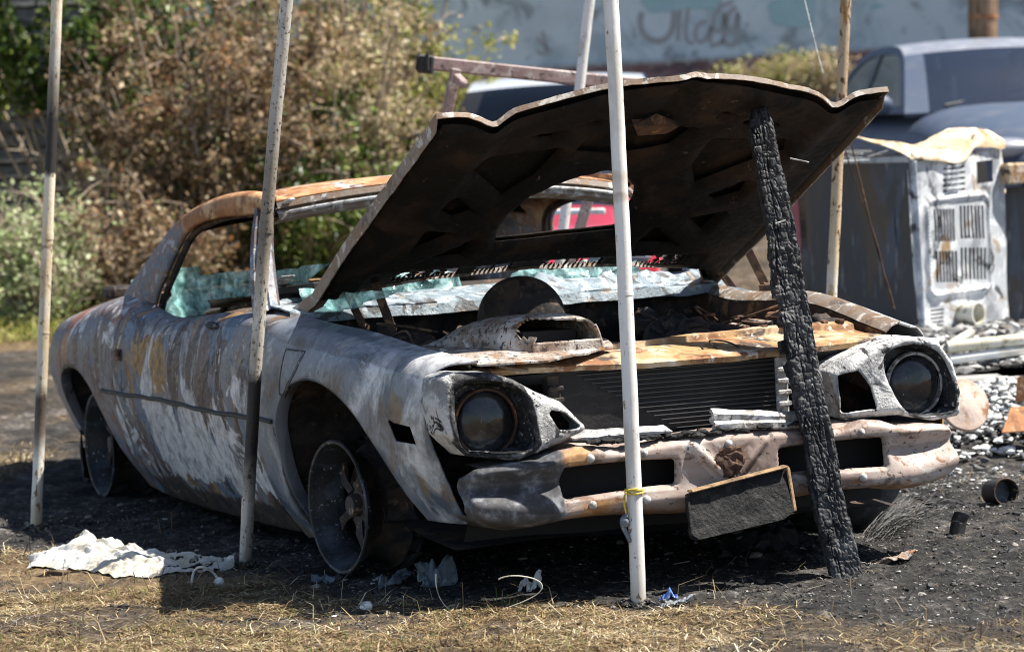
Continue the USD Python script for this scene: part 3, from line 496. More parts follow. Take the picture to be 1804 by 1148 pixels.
for side, first in ((-1, True), (1, False)):
    F = lambda p, side=side: body(p[:, 0], p[:, 1], side)
    t = .006*(1 if side < 0 else -1)
    fp = fender_poly
    g_ = lambda t, c, w: np.exp(-((t-c)/w)**2)
    fm_ = panel(fp, F, SUBH, -t); x_, z_ = fm_[0][:, 0], fm_[0][:, 2]
    ad = np.hypot(x_-.03, (z_-.20)*1.05)-.40
    fpath = car.part('front_fender', fm_, 'burnt_fender', smooth=True, attrs={
        'ash': .32+.32*g_(x_, .45, .35)*np.clip((z_-.5)/.2, 0, 1)+.22*g_(x_, .72, .16), 'rust': .12+.40*g_(x_, .78, .16)*g_(z_, .34, .13)+.30*g_(x_, .60, .12)*g_(z_, .47, .06)+.22*g_(x_, .1, .2)*g_(z_, .70, .08)+.25*g_(x_, -.50, .06),
        'soot': .85*np.exp(-np.clip(ad, 0, 1)/.022)+.55*np.clip((.28-z_)/.12, 0, 1)+.5*g_(x_, .79, .03)*g_(z_, .5, .12)})
    dm = panel(door_poly, F, SUBH, -t); x_, z_ = dm[0][:, 0], dm[0][:, 2]
    dpath = car.part('door', dm, 'burnt_side', smooth=True, attrs={
        'ash': np.where(z_ < .445, .50+.12*g_(x_, -1.2, .5)-.5*np.clip((.20-z_)/.08, 0, 1), .25+.20*g_(z_, .50, .06)), 'rust': np.where(z_ < .445, .30-.1*g_(z_, .35, .1), .26+.34*g_(x_, -1.65, .35)*g_(z_, .58, .12)),
        'soot': .75*np.clip((.20-z_)/.09, 0, 1)+.55*g_(x_, -.60, .035)*np.clip((.5-z_)/.1, 0, 1)+.45*g_(x_, -1.30, .03)*g_(z_, .42, .09)})
    qm = panel(quarter_poly, F, SUBH, -t); x_, z_ = qm[0][:, 0], qm[0][:, 2]
    ad = np.hypot(x_+2.76, (z_-.17)*1.0)-.36
    qpath = car.part('quarter_panel', qm, 'burnt_quarter', smooth=True, attrs={
        'ash': .30+.18*g_(z_, .68, .08), 'rust': .20+.28*g_(z_, .74, .06)+.2*g_(x_, -2.95, .2)*g_(z_, .6, .08), 'soot': .8*np.exp(-np.clip(ad, 0, 1)/.02)+.5*np.clip((.30-z_)/.1, 0, 1)})
    # sill below the door
    car.part('sill', panel(Polygon([(-.37, 0), (-2.35, 0), (-2.35, -.1), (-.37, -.1)]), lambda p, side=side: body(p[:, 0], 0*p[:, 1], side, False)+np.c_[0*p[:, 0], -side*p[:, 1]*-.8, p[:, 1]*.12], .05), 'soot_metal', smooth=True)
    # rolled lips of the wheel arches
    for pts, mname, par in ((ARCH_F, 'burnt_fender', fpath), (ARCH_R, 'burnt_quarter', qpath)):
        P = A3([body(a, s_at(a, b), side)[0] for a, b in pts])
        out = P+A3([0, side*.006, 0])
        inn = P+A3([0, -side*.035, .004])
        car.part('arch_lip', shell(*grid(np.stack([out, (out+inn)/2+A3([0, 0, -.002]), inn], 1)), .004), mname, parent=par, smooth=True)
        # wheel housing, dark inside
        c = A3([P[:, 0].mean(), 0, .2]); W = []
        for k, dy in enumerate((.028, .12, .25, .40, .44)):
            Q = P.copy(); Q[:, 1] = side*(np.abs(P[:, 1])-dy); g_ = 1.0 if k < 4 else .2
            Q[:, 0] = c[0]+(P[:, 0]-c[0])*g_*1.02; Q[:, 2] = c[2]+(P[:, 2]-c[2])*g_*1.02
            if k == 4: Q[:, 1] = side*(.88-.40)
            W.append(Q)
        car.part('wheel_housing', grid(A3(W)), 'soot_metal', smooth=30)
    # side moulding, buckled
    xs = np.linspace(-.33, -2.33, 60); P = A3([body(a, s_at(a, .455-.003*math.sin(a*5)), side)[0] for a in xs]); P[:, 1] += side*.008
    P[:, 2] += .0015*np.sin(xs*23); car.part('side_moulding', grid(np.stack([P+A3([0, 0, .008]), P+A3([0, side*.007, .003]), P+A3([0, side*.007, -.004]), P+A3([0, 0, -.008])], 1)), 'trim_black', smooth=40)
    if first:
        sc = XZ([(-.237, .69), (-.073, .688), (-.113, .63), (-.20, .545), (-.245, .55), (-.237, .69)], 6)
        P = A3([body(a, b, side)[0] for a, b in sc]); P[:, 1] += side*.004
        car.part('vent_surround', tube(P, .0045, 6), 'trim_black', parent=fpath, smooth=True)
        V = panel(vent_.buffer(-.01), lambda p: body(p[:, 0], p[:, 1], -1)+A3([0, -.008, 0])*np.clip(1, 0, 1), .02, .006); car.part('vent_cover', V, 'burnt_fender', parent=fpath, smooth=40)
        # door handle hole and lock
        h = body(-2.05, s_at(-2.05, .60), -1)[0]
        car.part('door_handle', cat(box(h+A3([0, -.004, 0]), (.085, .02, .045), bev=.006), box(h+A3([.015, -.016, .006]), (.05, .012, .022), bev=.004)), 'rust_dark', parent=dpath, smooth=30)
        h = body(-1.02, s_at(-1.02, .735), -1)[0]
        car.part('mirror_stub', rough(blob(h+A3([0, -.012, .004]), (.06, .016, .012), 2, .5, 4, 3), .008, 60), 'trim_black', parent=dpath, smooth=40)
# a torn strip at the tail
P = A3([body(-3.15-.02*k, .06, -1)[0]+A3([-.05*k, .02*k, -.10-.035*k]) for k in range(7)])
car.part('tail_valance', rough(shell(*grid(np.stack([P+A3([0, 0, .10]), P, P-A3([0, .0, .08])], 1)), .006), .045, 14, 4), 'void_black')
# tail panel and decklid
xs = np.linspace(-3.88, -2.55, 24); ys = np.linspace(-1, 1, 24)
Q = A3([[(a, b*abs(body(a, 1, -1)[0, 1]), body(a, 1, -1)[0, 2]+.02*(1-b*b)) for b in ys] for a in xs]); car.part('trunk_lid', shell(*grid(Q), .005), 'burnt_roof', smooth=True)
Q = A3([[(body(-3.88, s, sd)[0]) for sd in (-1, 1)] for s in np.linspace(0, 1, 12)]); car.part('tail_panel', grid(Q), 'burnt_quarter', smooth=True)
car.part('spoiler', box((-2.95, -.60, .80), (.16, .24, .05), bev=.012), 'soot_metal')

# ---- roof, pillars
W_ = [(478, 371, .675), (460, 373, .68), (430, 376, .69), (385, 383, .705), (345, 401, .72), (322, 430, .74), (300, 480, .77), (280, 515, .79), (266, 541, .81)]
Wc = A3([PY(a, b, -c) for a, b, c in W_]); Wc[-1] += A3([-.05, .035, -.03]); Wc[-2] += A3([0, .012, 0])
Rc = A3([(-.965, -.655, 1.150), (-1.18, -.66, 1.168), (-1.47, -.66, 1.162), (-1.77, -.66, 1.123), (-2.0, -.66, 1.065), (-2.20, -.67, .995), (-2.40, -.685, .918), (-2.58, -.695, .845), (-2.76, -.70, .755)])
tw = np.linspace(0, 8, 60); Wd, Rd = CubicSpline(np.arange(9), Wc)(tw), CubicSpline(np.arange(9), Rc)(tw)
rails = []
for sd in (1, -1):
    rows = []
    for k in np.linspace(0, 1, 12):
        q = Wd*(1-k)+Rd*k; q = q+np.c_[0*k+np.zeros(60), np.full(60, -.030*math.sin(k*math.pi)), np.full(60, .014*math.sin(k*math.pi))]; rows.append(q)
    g = shell(*grid(A3(rows)), .02); g = g if sd > 0 else mirror(g)
    al_ = np.tile(np.tile(np.clip(tw/8*1.5-.35, 0, 1), 12), 2); rp = car.part('roof_pillar', rough(g, .004, 9, 2), 'burnt_pillar', smooth=True, attrs={'along': al_})
    # drip rail and the weatherstrip channel along the window
    for off, rr, mn in ((A3([0, -.004, .012]), .008, 'burnt_roof'),):
        q = (Wd*.72+Rd*.28)[:34]+A3([0, -.028, .008]); q = q if sd > 0 else q*A3([1, -1, 1]); car.part('drip_rail', tube(q, .007, 6), mn, parent=rp, smooth=True)
    q = Wd+A3([0, .018, -.004]); q = q if sd > 0 else q*A3([1, -1, 1]); car.part('window_channel', tube(q, .013, 6), 'soot_metal', parent=rp, smooth=True)
    rails.append(rp)
xs = np.linspace(0, 1, 26); ys = np.linspace(-1, 1, 41); Q = []
for a in xs:
    e = CubicSpline(np.arange(9), Rc)(a*3.35); row = []
    for b in ys:
        fwd = .13*(1-b*b)*(1-a)**2 if a < 1 else 0
        row.append((e[0]+fwd-.05*(1-b*b)*a, -e[1]*b*1.0, e[2]+.052*(1-abs(b)**2.2)))
    Q.append(row)
Q = A3(Q); roofp = car.part('roof', rough(shell(*grid(Q), .006), .005, 5, 3), 'burnt_roof', smooth=60)
# header over the windshield: two flanges below the roof's front edge
fe = Q[0]
hd = [fe+A3([0, 0, -.006]), fe+A3([.008, 0, -.022]), fe+A3([-.012, 0, -.030]), fe+A3([.012, 0, -.044]), fe+A3([.018, 0, -.060]), fe+A3([-.05, 0, -.075])]
car.part('windshield_header', shell(*grid(A3(hd)), .004), 'hood_edge', parent=roofp, smooth=20)
car.part('windshield_trim', tube(fe[1:-1]+A3([.022, 0, -.042]), .007, 6), 'alloy_grey', parent=roofp, smooth=True)
be = Q[-1]; car.part('rear_header', shell(*grid(A3([be, be+A3([-.03, 0, -.03]), be+A3([.03, 0, -.06])])), .004), 'soot_metal', parent=roofp, smooth=30)
for sd in (-1, 1):
    a0, a1 = A3([-.68, sd*.805, .775]), A3([-1.005, sd*.685, 1.135]); n = 16; P = []
    t = unit(a1-a0); up = unit(A3([.5, sd*.6, .35])); s_ = unit(np.cross(t, up)); u_ = np.cross(s_, t)
    prof = [(-.038, -.012), (-.038, .010), (-.02, .018), (-.004, .010), (.0, .02), (.022, .02), (.038, .006), (.036, -.014)]
    for k in np.linspace(0, 1, n):
        c0 = a0*(1-k)+a1*k+A3([0, sd*.014, .012])*math.sin(k*math.pi); w = 1.25-.35*k
        P.append([c0+s_*p*w+u_*q*w for p, q in prof])
    pl = car.part('windshield_pillar', rough(grid(A3(P), close=True), .003, 30, 5), 'burnt_quarter', smooth=25)
    car.part('pillar_trim', tube([a0+u_*.024+s_*.012, (a0+a1)/2+u_*.024+s_*.012+A3([0, sd*.014, .012]), a1+u_*.022+s_*.012], .006, 6), 'alloy_grey', parent=pl, smooth=True)
a = PY(484, 366, -.62); b = PY(522, 350, -.60)
car.part('loose_trim', bar(a+A3([.02, -.02, -.01]), b+A3([.02, -.02, 0]), .022, .01), 'alloy_grey')

# ---- hood: hinge line, slope and normal
HA = A3([-.56, 0, .793]); HD = unit(A3([1.328, 0, .607])); HN = A3([-HD[2], 0, HD[0]])
FY = A3([-.745, -.70, -.60, -.555, -.50, -.36, -.26, -.16, -.07, -.02, .04, .135, .30, .46, .56, .60, .65, .745])
FA = A3([1.428, 1.436, 1.418, 1.405, 1.432, 1.487, 1.53, 1.565, 1.597, 1.612, 1.597, 1.562, 1.505, 1.450, 1.405, 1.410, 1.43, 1.44])
def hood_top(p, off=0.):
    """(along the hood from the hinge, across) to the car frame."""
    a, y = p[:, 0], p[:, 1]; k = np.clip(a/1.43, 0, 1.2); ay = np.abs(y)
    h = .044*np.clip(1-ay/.62, 0, 1)*np.clip(k*1.5, 0, 1)+.010*np.exp(-(y/.035)**2)*np.clip(k*2-1, 0, 1)
    h = h-.028*np.exp(-((ay-.57)/.045)**2)*np.clip(k*2-.9, 0, 1)
    h = h+.022*np.clip(y/.75, 0, 1)*k + .006*(meshkit.fbm(np.stack([a*4, y*4, 0*a], -1), 3, 8)-.5)
    h = h-.05*np.clip((a-1.50)/.12, 0, 1)**2
    return HA+a[:, None]*HD+y[:, None]*A3([0, 1., 0])+(h+off)[:, None]*HN
fr = [(float(np.interp(y, FY, FA)), y) for y in np.linspace(-.745, .745, 80)]
outline = Polygon([(0, -.765), (.13, -.725), (.5, -.742)]+fr+[(.5, .77), (.1, .765), (0, .77), (.17, .66), (.215, .35), (.235, .0), (.215, -.35), (.175, -.50), (.12, -.70)])
hole = Polygon([(.50, -.225), (.60, -.252), (.74, -.255), (.85, -.225), (.93, -.135), (.957, -.03), (.92, .07), (.84, .135), (.74, .17), (.63, .18), (.53, .19), (.512, .07), (.503, -.05), (.5, -.18)]).buffer(.02).buffer(-.02)
def slots(n, a0, a1, y0, y1, w, lean):
    w *= 1.25; a0 -= .004; a1 += .012
    return [Polygon([(a0, y-w/2), (a0, y+w/2), (a1, y+w/2+lean), (a1, y-w/2+lean)]) for y in np.linspace(y0, y1, n)]
SL = slots(14, .222, .292, -.485, -.265, .0075, .0)+slots(8, .228, .295, -.195, -.08, .0075, 0)+slots(12, .222, .295, .05, .25, .0085, 0)+slots(14, .205, .285, .355, .56, .0075, 0)
skin = outline.difference(hole.buffer(.012)).difference(shapely.union_all(SL))
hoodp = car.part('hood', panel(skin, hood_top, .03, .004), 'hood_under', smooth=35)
cut = [Polygon([(1.11, -.535), (1.185, -.51), (1.185, -.255), (1.10, -.26), (.985, -.27), (.90, -.315), (.862, -.335)]),
       Polygon([(1.13, -.19), (1.25, -.19), (1.29, -.02), (1.25, .16), (1.13, .13), (1.06, .0)]),
       Polygon([(.80, -.525), (.905, -.51), (.775, -.405), (.742, -.458)]), Polygon([(.515, -.512), (.665, -.515), (.615, -.414)]),
       Polygon([(.42, -.45), (.555, -.325), (.43, -.315)]), Polygon([(1.293, -.418), (1.312, -.314), (1.262, -.323), (1.264, -.361)]),
       Polygon([(1.338, -.265), (1.362, -.215), (1.338, -.205)])]
cut += [Polygon([(a, -y) for a, y in q.exterior.coords]) for k, q in enumerate(cut) if k != 1]
cut = [q.buffer(.018).buffer(-.018) for q in cut]
inner = outline.buffer(-.018).difference(hole).difference(shapely.union_all(cut)).difference(shapely.union_all(SL).buffer(.003))
ridge = shapely.union_all([q.exterior for q in cut]+[hole.exterior])
def hood_in(p):
    """The stamped inner panel: stands 38 mm below the skin on its ribs, meets it at the rim and at the openings."""
    pts = shapely.points(p[:, 0], p[:, 1]); d0 = shapely.distance(outline.exterior, pts); d1 = shapely.distance(ridge, pts)
    dep = .014+.026*np.clip(d0/.05, 0, 1)-.018*np.clip(1-d1/.022, 0, 1)**2
    dep = np.where((p[:, 0] < .36) & (np.abs(p[:, 1]) < .60), .007+(dep-.007)*np.clip((p[:, 0]-.305)/.05, 0, 1), dep)
    return hood_top(p, 0)-dep[:, None]*HN
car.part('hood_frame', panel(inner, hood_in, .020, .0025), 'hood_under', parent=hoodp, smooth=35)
# rolled edge all round
ring = A3(outline.exterior.segmentize(.03).coords); nn = unit_rows(np.gradient(ring, axis=0)); rin = ring+np.c_[nn[:, 1], -nn[:, 0]]*-.0
side_ = (np.abs(ring[:, 1]) > .69) & (ring[:, 0] < 1.40); E0_, E1_ = hood_top(ring, .004), hood_top(ring, np.where(side_, -.040, -.013))
front_ring = ring[:, 0] > .05
EE = A3([E0_, hood_top(ring, -.009)+.0, E1_])
car.part('hood_rim', rough(shell(*grid(EE), .004), .003, 40, 6), 'hood_edge', parent=hoodp, smooth=30)
lp = A3([[1.385, -.113], [1.36, -.027], [1.341, .057], [1.297, .038], [1.30, -.06]]); car.part('latch_plate', shell(hood_top(lp, -.055), A3([[0, 1, 2], [0, 2, 3], [0, 3, 4]]), .02), 'rust_dark', parent=hoodp)
# hinges
for sd, pts in ((-1, [((650, 470), (690, 578), -.35, .03), ((603, 500), (642, 578), -.40, .026)]), (1, [((1308, 420), (1350, 505), -.30, .03), ((1262, 470), (1302, 520), -.42, .026)])):
    for p, q, xx, w in pts:
        a, b = PX(*p, xx-.02), PX(*q, xx); car.part('hood_hinge', cat(bar(a, b, w, .008, .002, up=CD), lathe([(0, -.012), (.016, -.012), (.016, .012), (0, .012)], b, (0, 1, 0), 12)), 'rust_dark', smooth=30)

# ---- nose: headlamp surrounds of melted urethane, lamps, bumper
def nearer(l, x0=.9, x1=.938):
    return [tuple((EYE+(A3([x0, *q])-EYE)*(x1-EYE[0])/(x0-EYE[0]))[1:]) for q in l]
def rounded(l, n=10):
    p = A3(list(l)+[l[0]], float); t = np.r_[0, np.cumsum(np.linalg.norm(np.diff(p, axis=0), axis=1)**.5)]; return CubicSpline(t, p, bc_type='periodic')(np.linspace(0, t[-1], n*len(l), endpoint=False)).tolist()
def bezel(outer, hole_, slot, sd, xb, name='headlamp_surround'):
    outer, hole_, slot = nearer(outer), rounded(nearer(hole_)), nearer(slot)
    poly = Polygon(outer).buffer(.02).buffer(-.035).buffer(.015); ho = Polygon(hole_).buffer(-.03).buffer(.03)
    q = poly.difference(ho)
    if slot: q = q.difference(Polygon(slot).buffer(-.01).buffer(.01))
    def F(p):
        pts = shapely.points(p[:, 0], p[:, 1]); de = shapely.distance(poly.exterior, pts); dh = shapely.distance(ho.exterior, pts)
        y, zz = p[:, 0], p[:, 1]; ay = np.abs(y)
        x = xb+.04-.30*np.clip(ay-.66, 0, 1)**1.5*1.2-.028*(1-np.clip(de/.025, 0, 1))**2-.012*(1-np.clip(dh/.015, 0, 1))**2
        x = x+.012*np.clip((.52-zz)/.1, -1, 1)
        n = (meshkit.fbm(np.stack([y*16, zz*16, 0*y], -1), 4, 31+sd)-.5)
        return np.stack([x+n*.014, y, zz], -1)
    p2, f2 = tri2d(q, .009); dh_ = shapely.distance(ho, shapely.points(p2[:, 0], p2[:, 1])); m_ = shell(F(p2), f2, .006)
    al_ = np.exp(-dh_/.030)*(1. if sd < 0 else .62)+.25*np.clip((p2[:, 1]-.60)/.05, 0, 1)*(sd < 0)
    pth = car.part(name, m_, 'ash_urethane', smooth=True, attrs={'along': np.tile(al_, 2)})
    c = A3(ho.exterior.segmentize(.012).coords); P0 = F(c); hc = A3([xb-.06, sd*.706, .514])
    rows = []
    for k in (0, .25, .6, 1.):
        R = P0*(1-k)+(np.c_[np.full(len(c), hc[0]), hc[1]+(P0[:, 1]-hc[1])*.86, hc[2]+(P0[:, 2]-hc[2])*.86])*k; rows.append(R)
    car.part('lamp_recess', rough(grid(A3(rows)), .005, 40, 9), 'melted_black', parent=pth, smooth=40)
    c = A3(poly.exterior.segmentize(.015).coords); P0 = F(c); P1 = P0.copy(); P1[:, 0] -= .11; P1[:, 1] += 0*sd; P1[:, 2] += .0
    car.part('surround_return', rough(grid(A3([P0, (P0+P1)/2, P1])), .004, 40, 8), 'ash_urethane', parent=pth, smooth=40)
    bk = panel(ho.buffer(.005), lambda p: np.c_[np.full(len(p), hc[0]+.002), p[:, 0]*.86+hc[1]*.14, p[:, 1]*.86+hc[2]*.14], .03); car.part('lamp_bucket', bk, 'melted_black', parent=pth)
    L = [(0, .030), (.03, .0285), (.055, .024), (.075, .016), (.086, .006), (.089, 0)]
    lp = car.part('headlight', rough(lathe(L, hc+A3([.012, 0, 0]), (1, 0, 0), 48), .0015, 20, 3), 'lamp_glass', smooth=True)
    car.part('lamp_ring', lathe([(.088, .0), (.097, .0), (.100, .008), (.096, .016), (.089, .014)], hc+A3([.010, 0, 0]), (1, 0, 0), 48), 'rust_dark' if sd < 0 else 'alloy_grey', parent=lp, smooth=40)
bezel([(-.836, .645), (-.79, .660), (-.695, .655), (-.618, .63), (-.558, .592), (-.48, .556), (-.394, .470), (-.458, .448), (-.558, .419), (-.63, .401), (-.775, .424), (-.832, .486), (-.846, .568)],
      [(-.788, .612), (-.748, .632), (-.662, .627), (-.602, .596), (-.575, .48), (-.585, .432), (-.707, .424), (-.776, .44), (-.80, .528)],
      [(-.535, .54), (-.47, .525), (-.41, .475), (-.50, .478)], -1, .93)
bezel([(.405, .572), (.446, .602), (.546, .640), (.666, .664), (.795, .648), (.855, .572), (.872, .478), (.858, .408), (.753, .401), (.625, .430), (.438, .430)],
      [(.589, .586), (.614, .624), (.724, .632), (.795, .60), (.832, .534), (.838, .437), (.794, .415), (.675, .425), (.612, .498)],
      [(.421, .566), (.494, .574), (.531, .522), (.545, .453), (.433, .447)], 1, .93)
# bumper bar: a stamped steel beam with two openings
BT = [(0, .434), (.12, .430), (.24, .424), (.33, .414), (.40, .424), (.47, .432), (.53, .424), (.585, .404), (.66, .402), (.72, .398), (.775, .390), (.808, .366)]
BB = [(0, .200), (.15, .203), (.30, .212), (.40, .222), (.50, .222), (.58, .208), (.67, .205), (.74, .222), (.79, .248), (.808, .275)]
top = [(y, z_) for y, z_ in BT]; bot = [(y, z_) for y, z_ in BB]
bp_ = Polygon([(-y, z_) for y, z_ in top[::-1]]+top[1:]+bot[::-1]+[(-y, z_) for y, z_ in bot[1:]]).buffer(.012).buffer(-.012)
opn = Polygon([(.168, .372), (.30, .378), (.43, .379), (.52, .376), (.53, .34), (.525, .288), (.40, .293), (.26, .300), (.172, .300)]).buffer(-.012).buffer(.012)
opl = Polygon([(-a, b) for a, b in opn.exterior.coords])
def bump_x(p):
    y, zz = np.abs(p[:, 0]), p[:, 1]
    pts = shapely.points(p[:, 0], p[:, 1]); de = shapely.distance(bp_.exterior, pts); do = np.minimum(shapely.distance(opn, pts), shapely.distance(opl, pts))
    x = 1.012-.42*np.clip(y-.55, 0, 1)**1.7*1.0-.16*np.clip(y-.77, 0, 1)**1.2
    x = x-.035*np.clip(1-de/.020, 0, 1)**2-.018*np.clip(1-do/.010, 0, 1)**2
    ch = np.clip((y-.50)/.1, 0, 1); x = x+.020*ch*np.exp(-((zz-.275-.02*np.sin(y*9))/.035)**2)-.034*ch*np.exp(-((zz-.338)/.030)**2)+.010*ch*np.exp(-((zz-.39)/.02)**2)
    x = x+.010*np.exp(-((zz-.252-.012*np.sin(y*11))/.02)**2)*(1-ch)-.014*np.exp(-((zz-.212)/.012)**2)
    x = x+.002*(meshkit.fbm(np.stack([p[:, 0]*7, zz*7, 0*y], -1), 3, 41)-.5)
    x = x-.075*np.clip((.262-zz-.012*np.cos(y*9))/.06, 0, 1)**2
    # embossed V in the middle
    for s_ in (-1, 1):
        L = LineString([(s_*.115, .402), (s_*.02, .312)]); x = x+.016*np.exp(-(shapely.distance(L, pts)/.013)**2)
    return np.stack([x, p[:, 0], zz], -1)
bq = bp_.difference(opn).difference(opl)
def coat(v): 
    y, zz = v[:, 1], v[:, 2]
    return {'soot': .85*np.clip((-.46-y)/.10, 0, 1)+.25*np.exp(-((np.abs(y)-.345)/.2)**2-((zz-.335)/.055)**2)+.35*np.clip((.235-zz)/.03, 0, 1),
            'rust': .62*np.exp(-((y+.50)/.10)**2-((zz-.405)/.03)**2)+.55*np.exp(-((y+.42)/.08)**2-((zz-.262)/.03)**2)+.30*np.exp(-((zz-.218)/.02)**2)+.25*np.exp(-((y-.7)/.1)**2-((zz-.25)/.04)**2)+.12+.10*np.clip((.30-zz)/.08, 0, 1)}
bm = panel(bq, bump_x, .008, .004); bumper = car.part('front_bumper', bm, 'bumper_steel', smooth=True, attrs=coat(bm[0]))
ct = A3([(y, z_) for y, z_ in zip(np.linspace(-.76, .76, 90), np.interp(np.abs(np.linspace(-.76, .76, 90)), *A3(BT).T))]); P0 = bump_x(ct); P1 = P0-A3([.10, 0, -.004]); tm_ = rough(grid(A3([P0, (P0+P1)/2, P1])), .004, 30, 4); car.part('bumper_top', tm_, 'bumper_steel', parent=bumper, smooth=True, attrs=coat(tm_[0]))
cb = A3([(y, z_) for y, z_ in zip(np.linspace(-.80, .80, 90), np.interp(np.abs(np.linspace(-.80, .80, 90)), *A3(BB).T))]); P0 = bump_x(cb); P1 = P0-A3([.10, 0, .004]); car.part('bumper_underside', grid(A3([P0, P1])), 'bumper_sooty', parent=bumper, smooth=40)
for y, zz in [(-.442, .3975), (.442, .3975), (-.442, .265), (.442, .265), (-.2735, .3975), (.2735, .3975), (-.2735, .265), (.2735, .265), (0, .402)]:
    b = bump_x(A3([[y, zz]]))[0]
    car.part('bumper_bolt', lathe([(0, .011), (.006, .0105), (.010, .007), (.0125, .002), (.013, -.004)], b, (1, 0, 0), 14), 'alloy_grey', parent=bumper, smooth=40)
for s_ in (-1, 1): car.part('stamped_rib', rough(bar((1.016, s_*.118, .404), (1.020, s_*.022, .314), .020, .022, .006), .002, 40), 'bumper_steel', parent=bumper, smooth=50)
v = rough(blob((1.018, 0, .345), (.016, .05, .048), 3, .5, 3, 5), .012, 60, 2); car.part('rust_crust', v, 'rust_dark', parent=bumper, smooth=40)
v = rough(box((.885, 0, .30), (.03, 1.3, .17)), .0, 1); car.part('bumper_backing', v, 'void_black', parent=bumper)
# strips of the grille left lying on the bumper
P = [(.95, -.507, .470), (.96, -.183, .462), (.985, -.166, .445), (.975, -.48, .449)]
car.part('grille_strip', rough(shell(*panel(Polygon([(0, 0), (1, 0), (1, 1), (0, 1)]), lambda p: (A3(P[0])*(1-p[:, :1])+A3(P[1])*p[:, :1])*(1-p[:, 1:])+(A3(P[3])*(1-p[:, :1])+A3(P[2])*p[:, :1])*p[:, 1:], .06), .008), .006, 30, 3), 'alloy_grey', smooth=20)
P = [PX(1250, 726, .97), PX(1432, 733, .97), PX(1432, 747, .98), PX(1252, 752, .98)]
car.part('grille_strip', rough(shell(*panel(Polygon([(0, 0), (1, 0), (1, 1), (0, 1)]), lambda p: (A3(P[0])*(1-p[:, :1])+A3(P[1])*p[:, :1])*(1-p[:, 1:])+(A3(P[3])*(1-p[:, :1])+A3(P[2])*p[:, :1])*p[:, 1:]+np.c_[.012*np.sin(p[:, 1]*9), 0*p], .05), .012), .005, 30, 5), 'alloy_grey', smooth=20)
# burnt crud on top of the bumper
v = [rough(blob((.985+rng.normal()*.012, y, .437+rng.uniform(-.004, .006)), (.02, rng.uniform(.012, .03), .008), 1, .5, 4, k), .004, 60, k) for k, y in enumerate(np.linspace(-.42, .30, 34))]
car.part('burnt_residue', cat(*v), 'char_board', kind='stuff', smooth=False)
# lower valance and dark void behind the grille
car.part('lower_valance', rough(grid(A3([[(.80-.1*abs(y), y, .24), (.74-.1*abs(y), y, .15)] for y in np.linspace(-.7, .7, 20)])), .01, 12), 'void_black', smooth=True)

# ---- radiator and its support
xr = .845; yr_ = -.095
radp = car.part('radiator', box((xr-.03, yr_, .515), (.05, .71, .25), bev=.004), 'radiator_black')
for k in range(17):
    zz = .405+.0135*k
    car.part('cooling_fin', rough(box((xr+.0005, yr_+.345-(.13+.012*k)-.0, zz), (.008, .26+.024*k, .0020)), .0008, 20, k), 'fin_metal', parent=radp)
for sd in (-1, 1):
    tk = [box((xr-.02, yr_+sd*.372, .515), (.06, .040, .24), bev=.01)]+[box((xr+.008, yr_+sd*.372, .42+.034*k), (.02, .045, .014), bev=.003) for k in range(6)]
    car.part('radiator_tank', cat(*tk), 'alloy_grey' if sd > 0 else 'soot_metal', parent=radp, smooth=20)
# support: a folded sheet sloping forward from the top rail
ys = np.linspace(-.70, .66, 60); prof = [(.56, .655), (.565, .694), (.60, .698), (.635, .694), (.64, .676), (.70, .672), (.78, .666), (.855, .656), (.866, .648), (.862, .632)]
Q = A3([[(a+.012*math.cos(y*4), y, b+.006*math.sin(y*5+a*20)) for a, b in prof] for y in ys])
sup = car.part('radiator_support', rough(shell(*grid(Q), .004), .004, 14, 7), 'rust_yellow', smooth=25)
car.part('support_face', grid(A3([[(.860, y, .634), (.80, y, .60)] for y in ys])), 'void_black', parent=sup)
a = PX(1240, 612, .78); Lp = [PX(x_, y_, .80)+A3([0, 0, .012]) for x_, y_ in [(1234, 616), (1262, 634), (1272, 628), (1250, 608), (1290, 612), (1318, 632), (1350, 636), (1400, 630)]]
car.part('latch_wire', tube(Lp, .0028, 6, spline=50), 'trim_black', smooth=True)
v = [rough(box((.60+rng.normal()*.02, y, .702), (.03, .02, .014), bev=.003), .004, 50, k) for k, y in enumerate(np.linspace(.30, .62, 7))]
car.part('support_brackets', cat(*v), 'rust_dark', parent=sup, kind='stuff')
for sd in (-1, 1):  # inner flange of each fender along the engine bay
    xs = np.linspace(.80, -.52, 40); P = A3([body(a_, 1, sd)[0] for a_ in xs])
    w_ = .045 if sd > 0 else .012
    car.part('hood_gutter', rough(shell(*grid(np.stack([P+A3([0, sd*.006, .004]), P+A3([0, -sd*w_*.5, -.004]), P+A3([0, -sd*w_, -.022])], 1)), .004), .003, 16, 3), 'hood_edge', smooth=40)
    car.part('fender_flange', rough(shell(*grid(np.stack([P+A3([0, -sd*w_, -.024]), P+A3([0, -sd*(w_+.005), -.06]), P+A3([0, -sd*(w_+.01), -.22])], 1)), .004), .004, 16, 3), 'rust_dark', smooth=30)
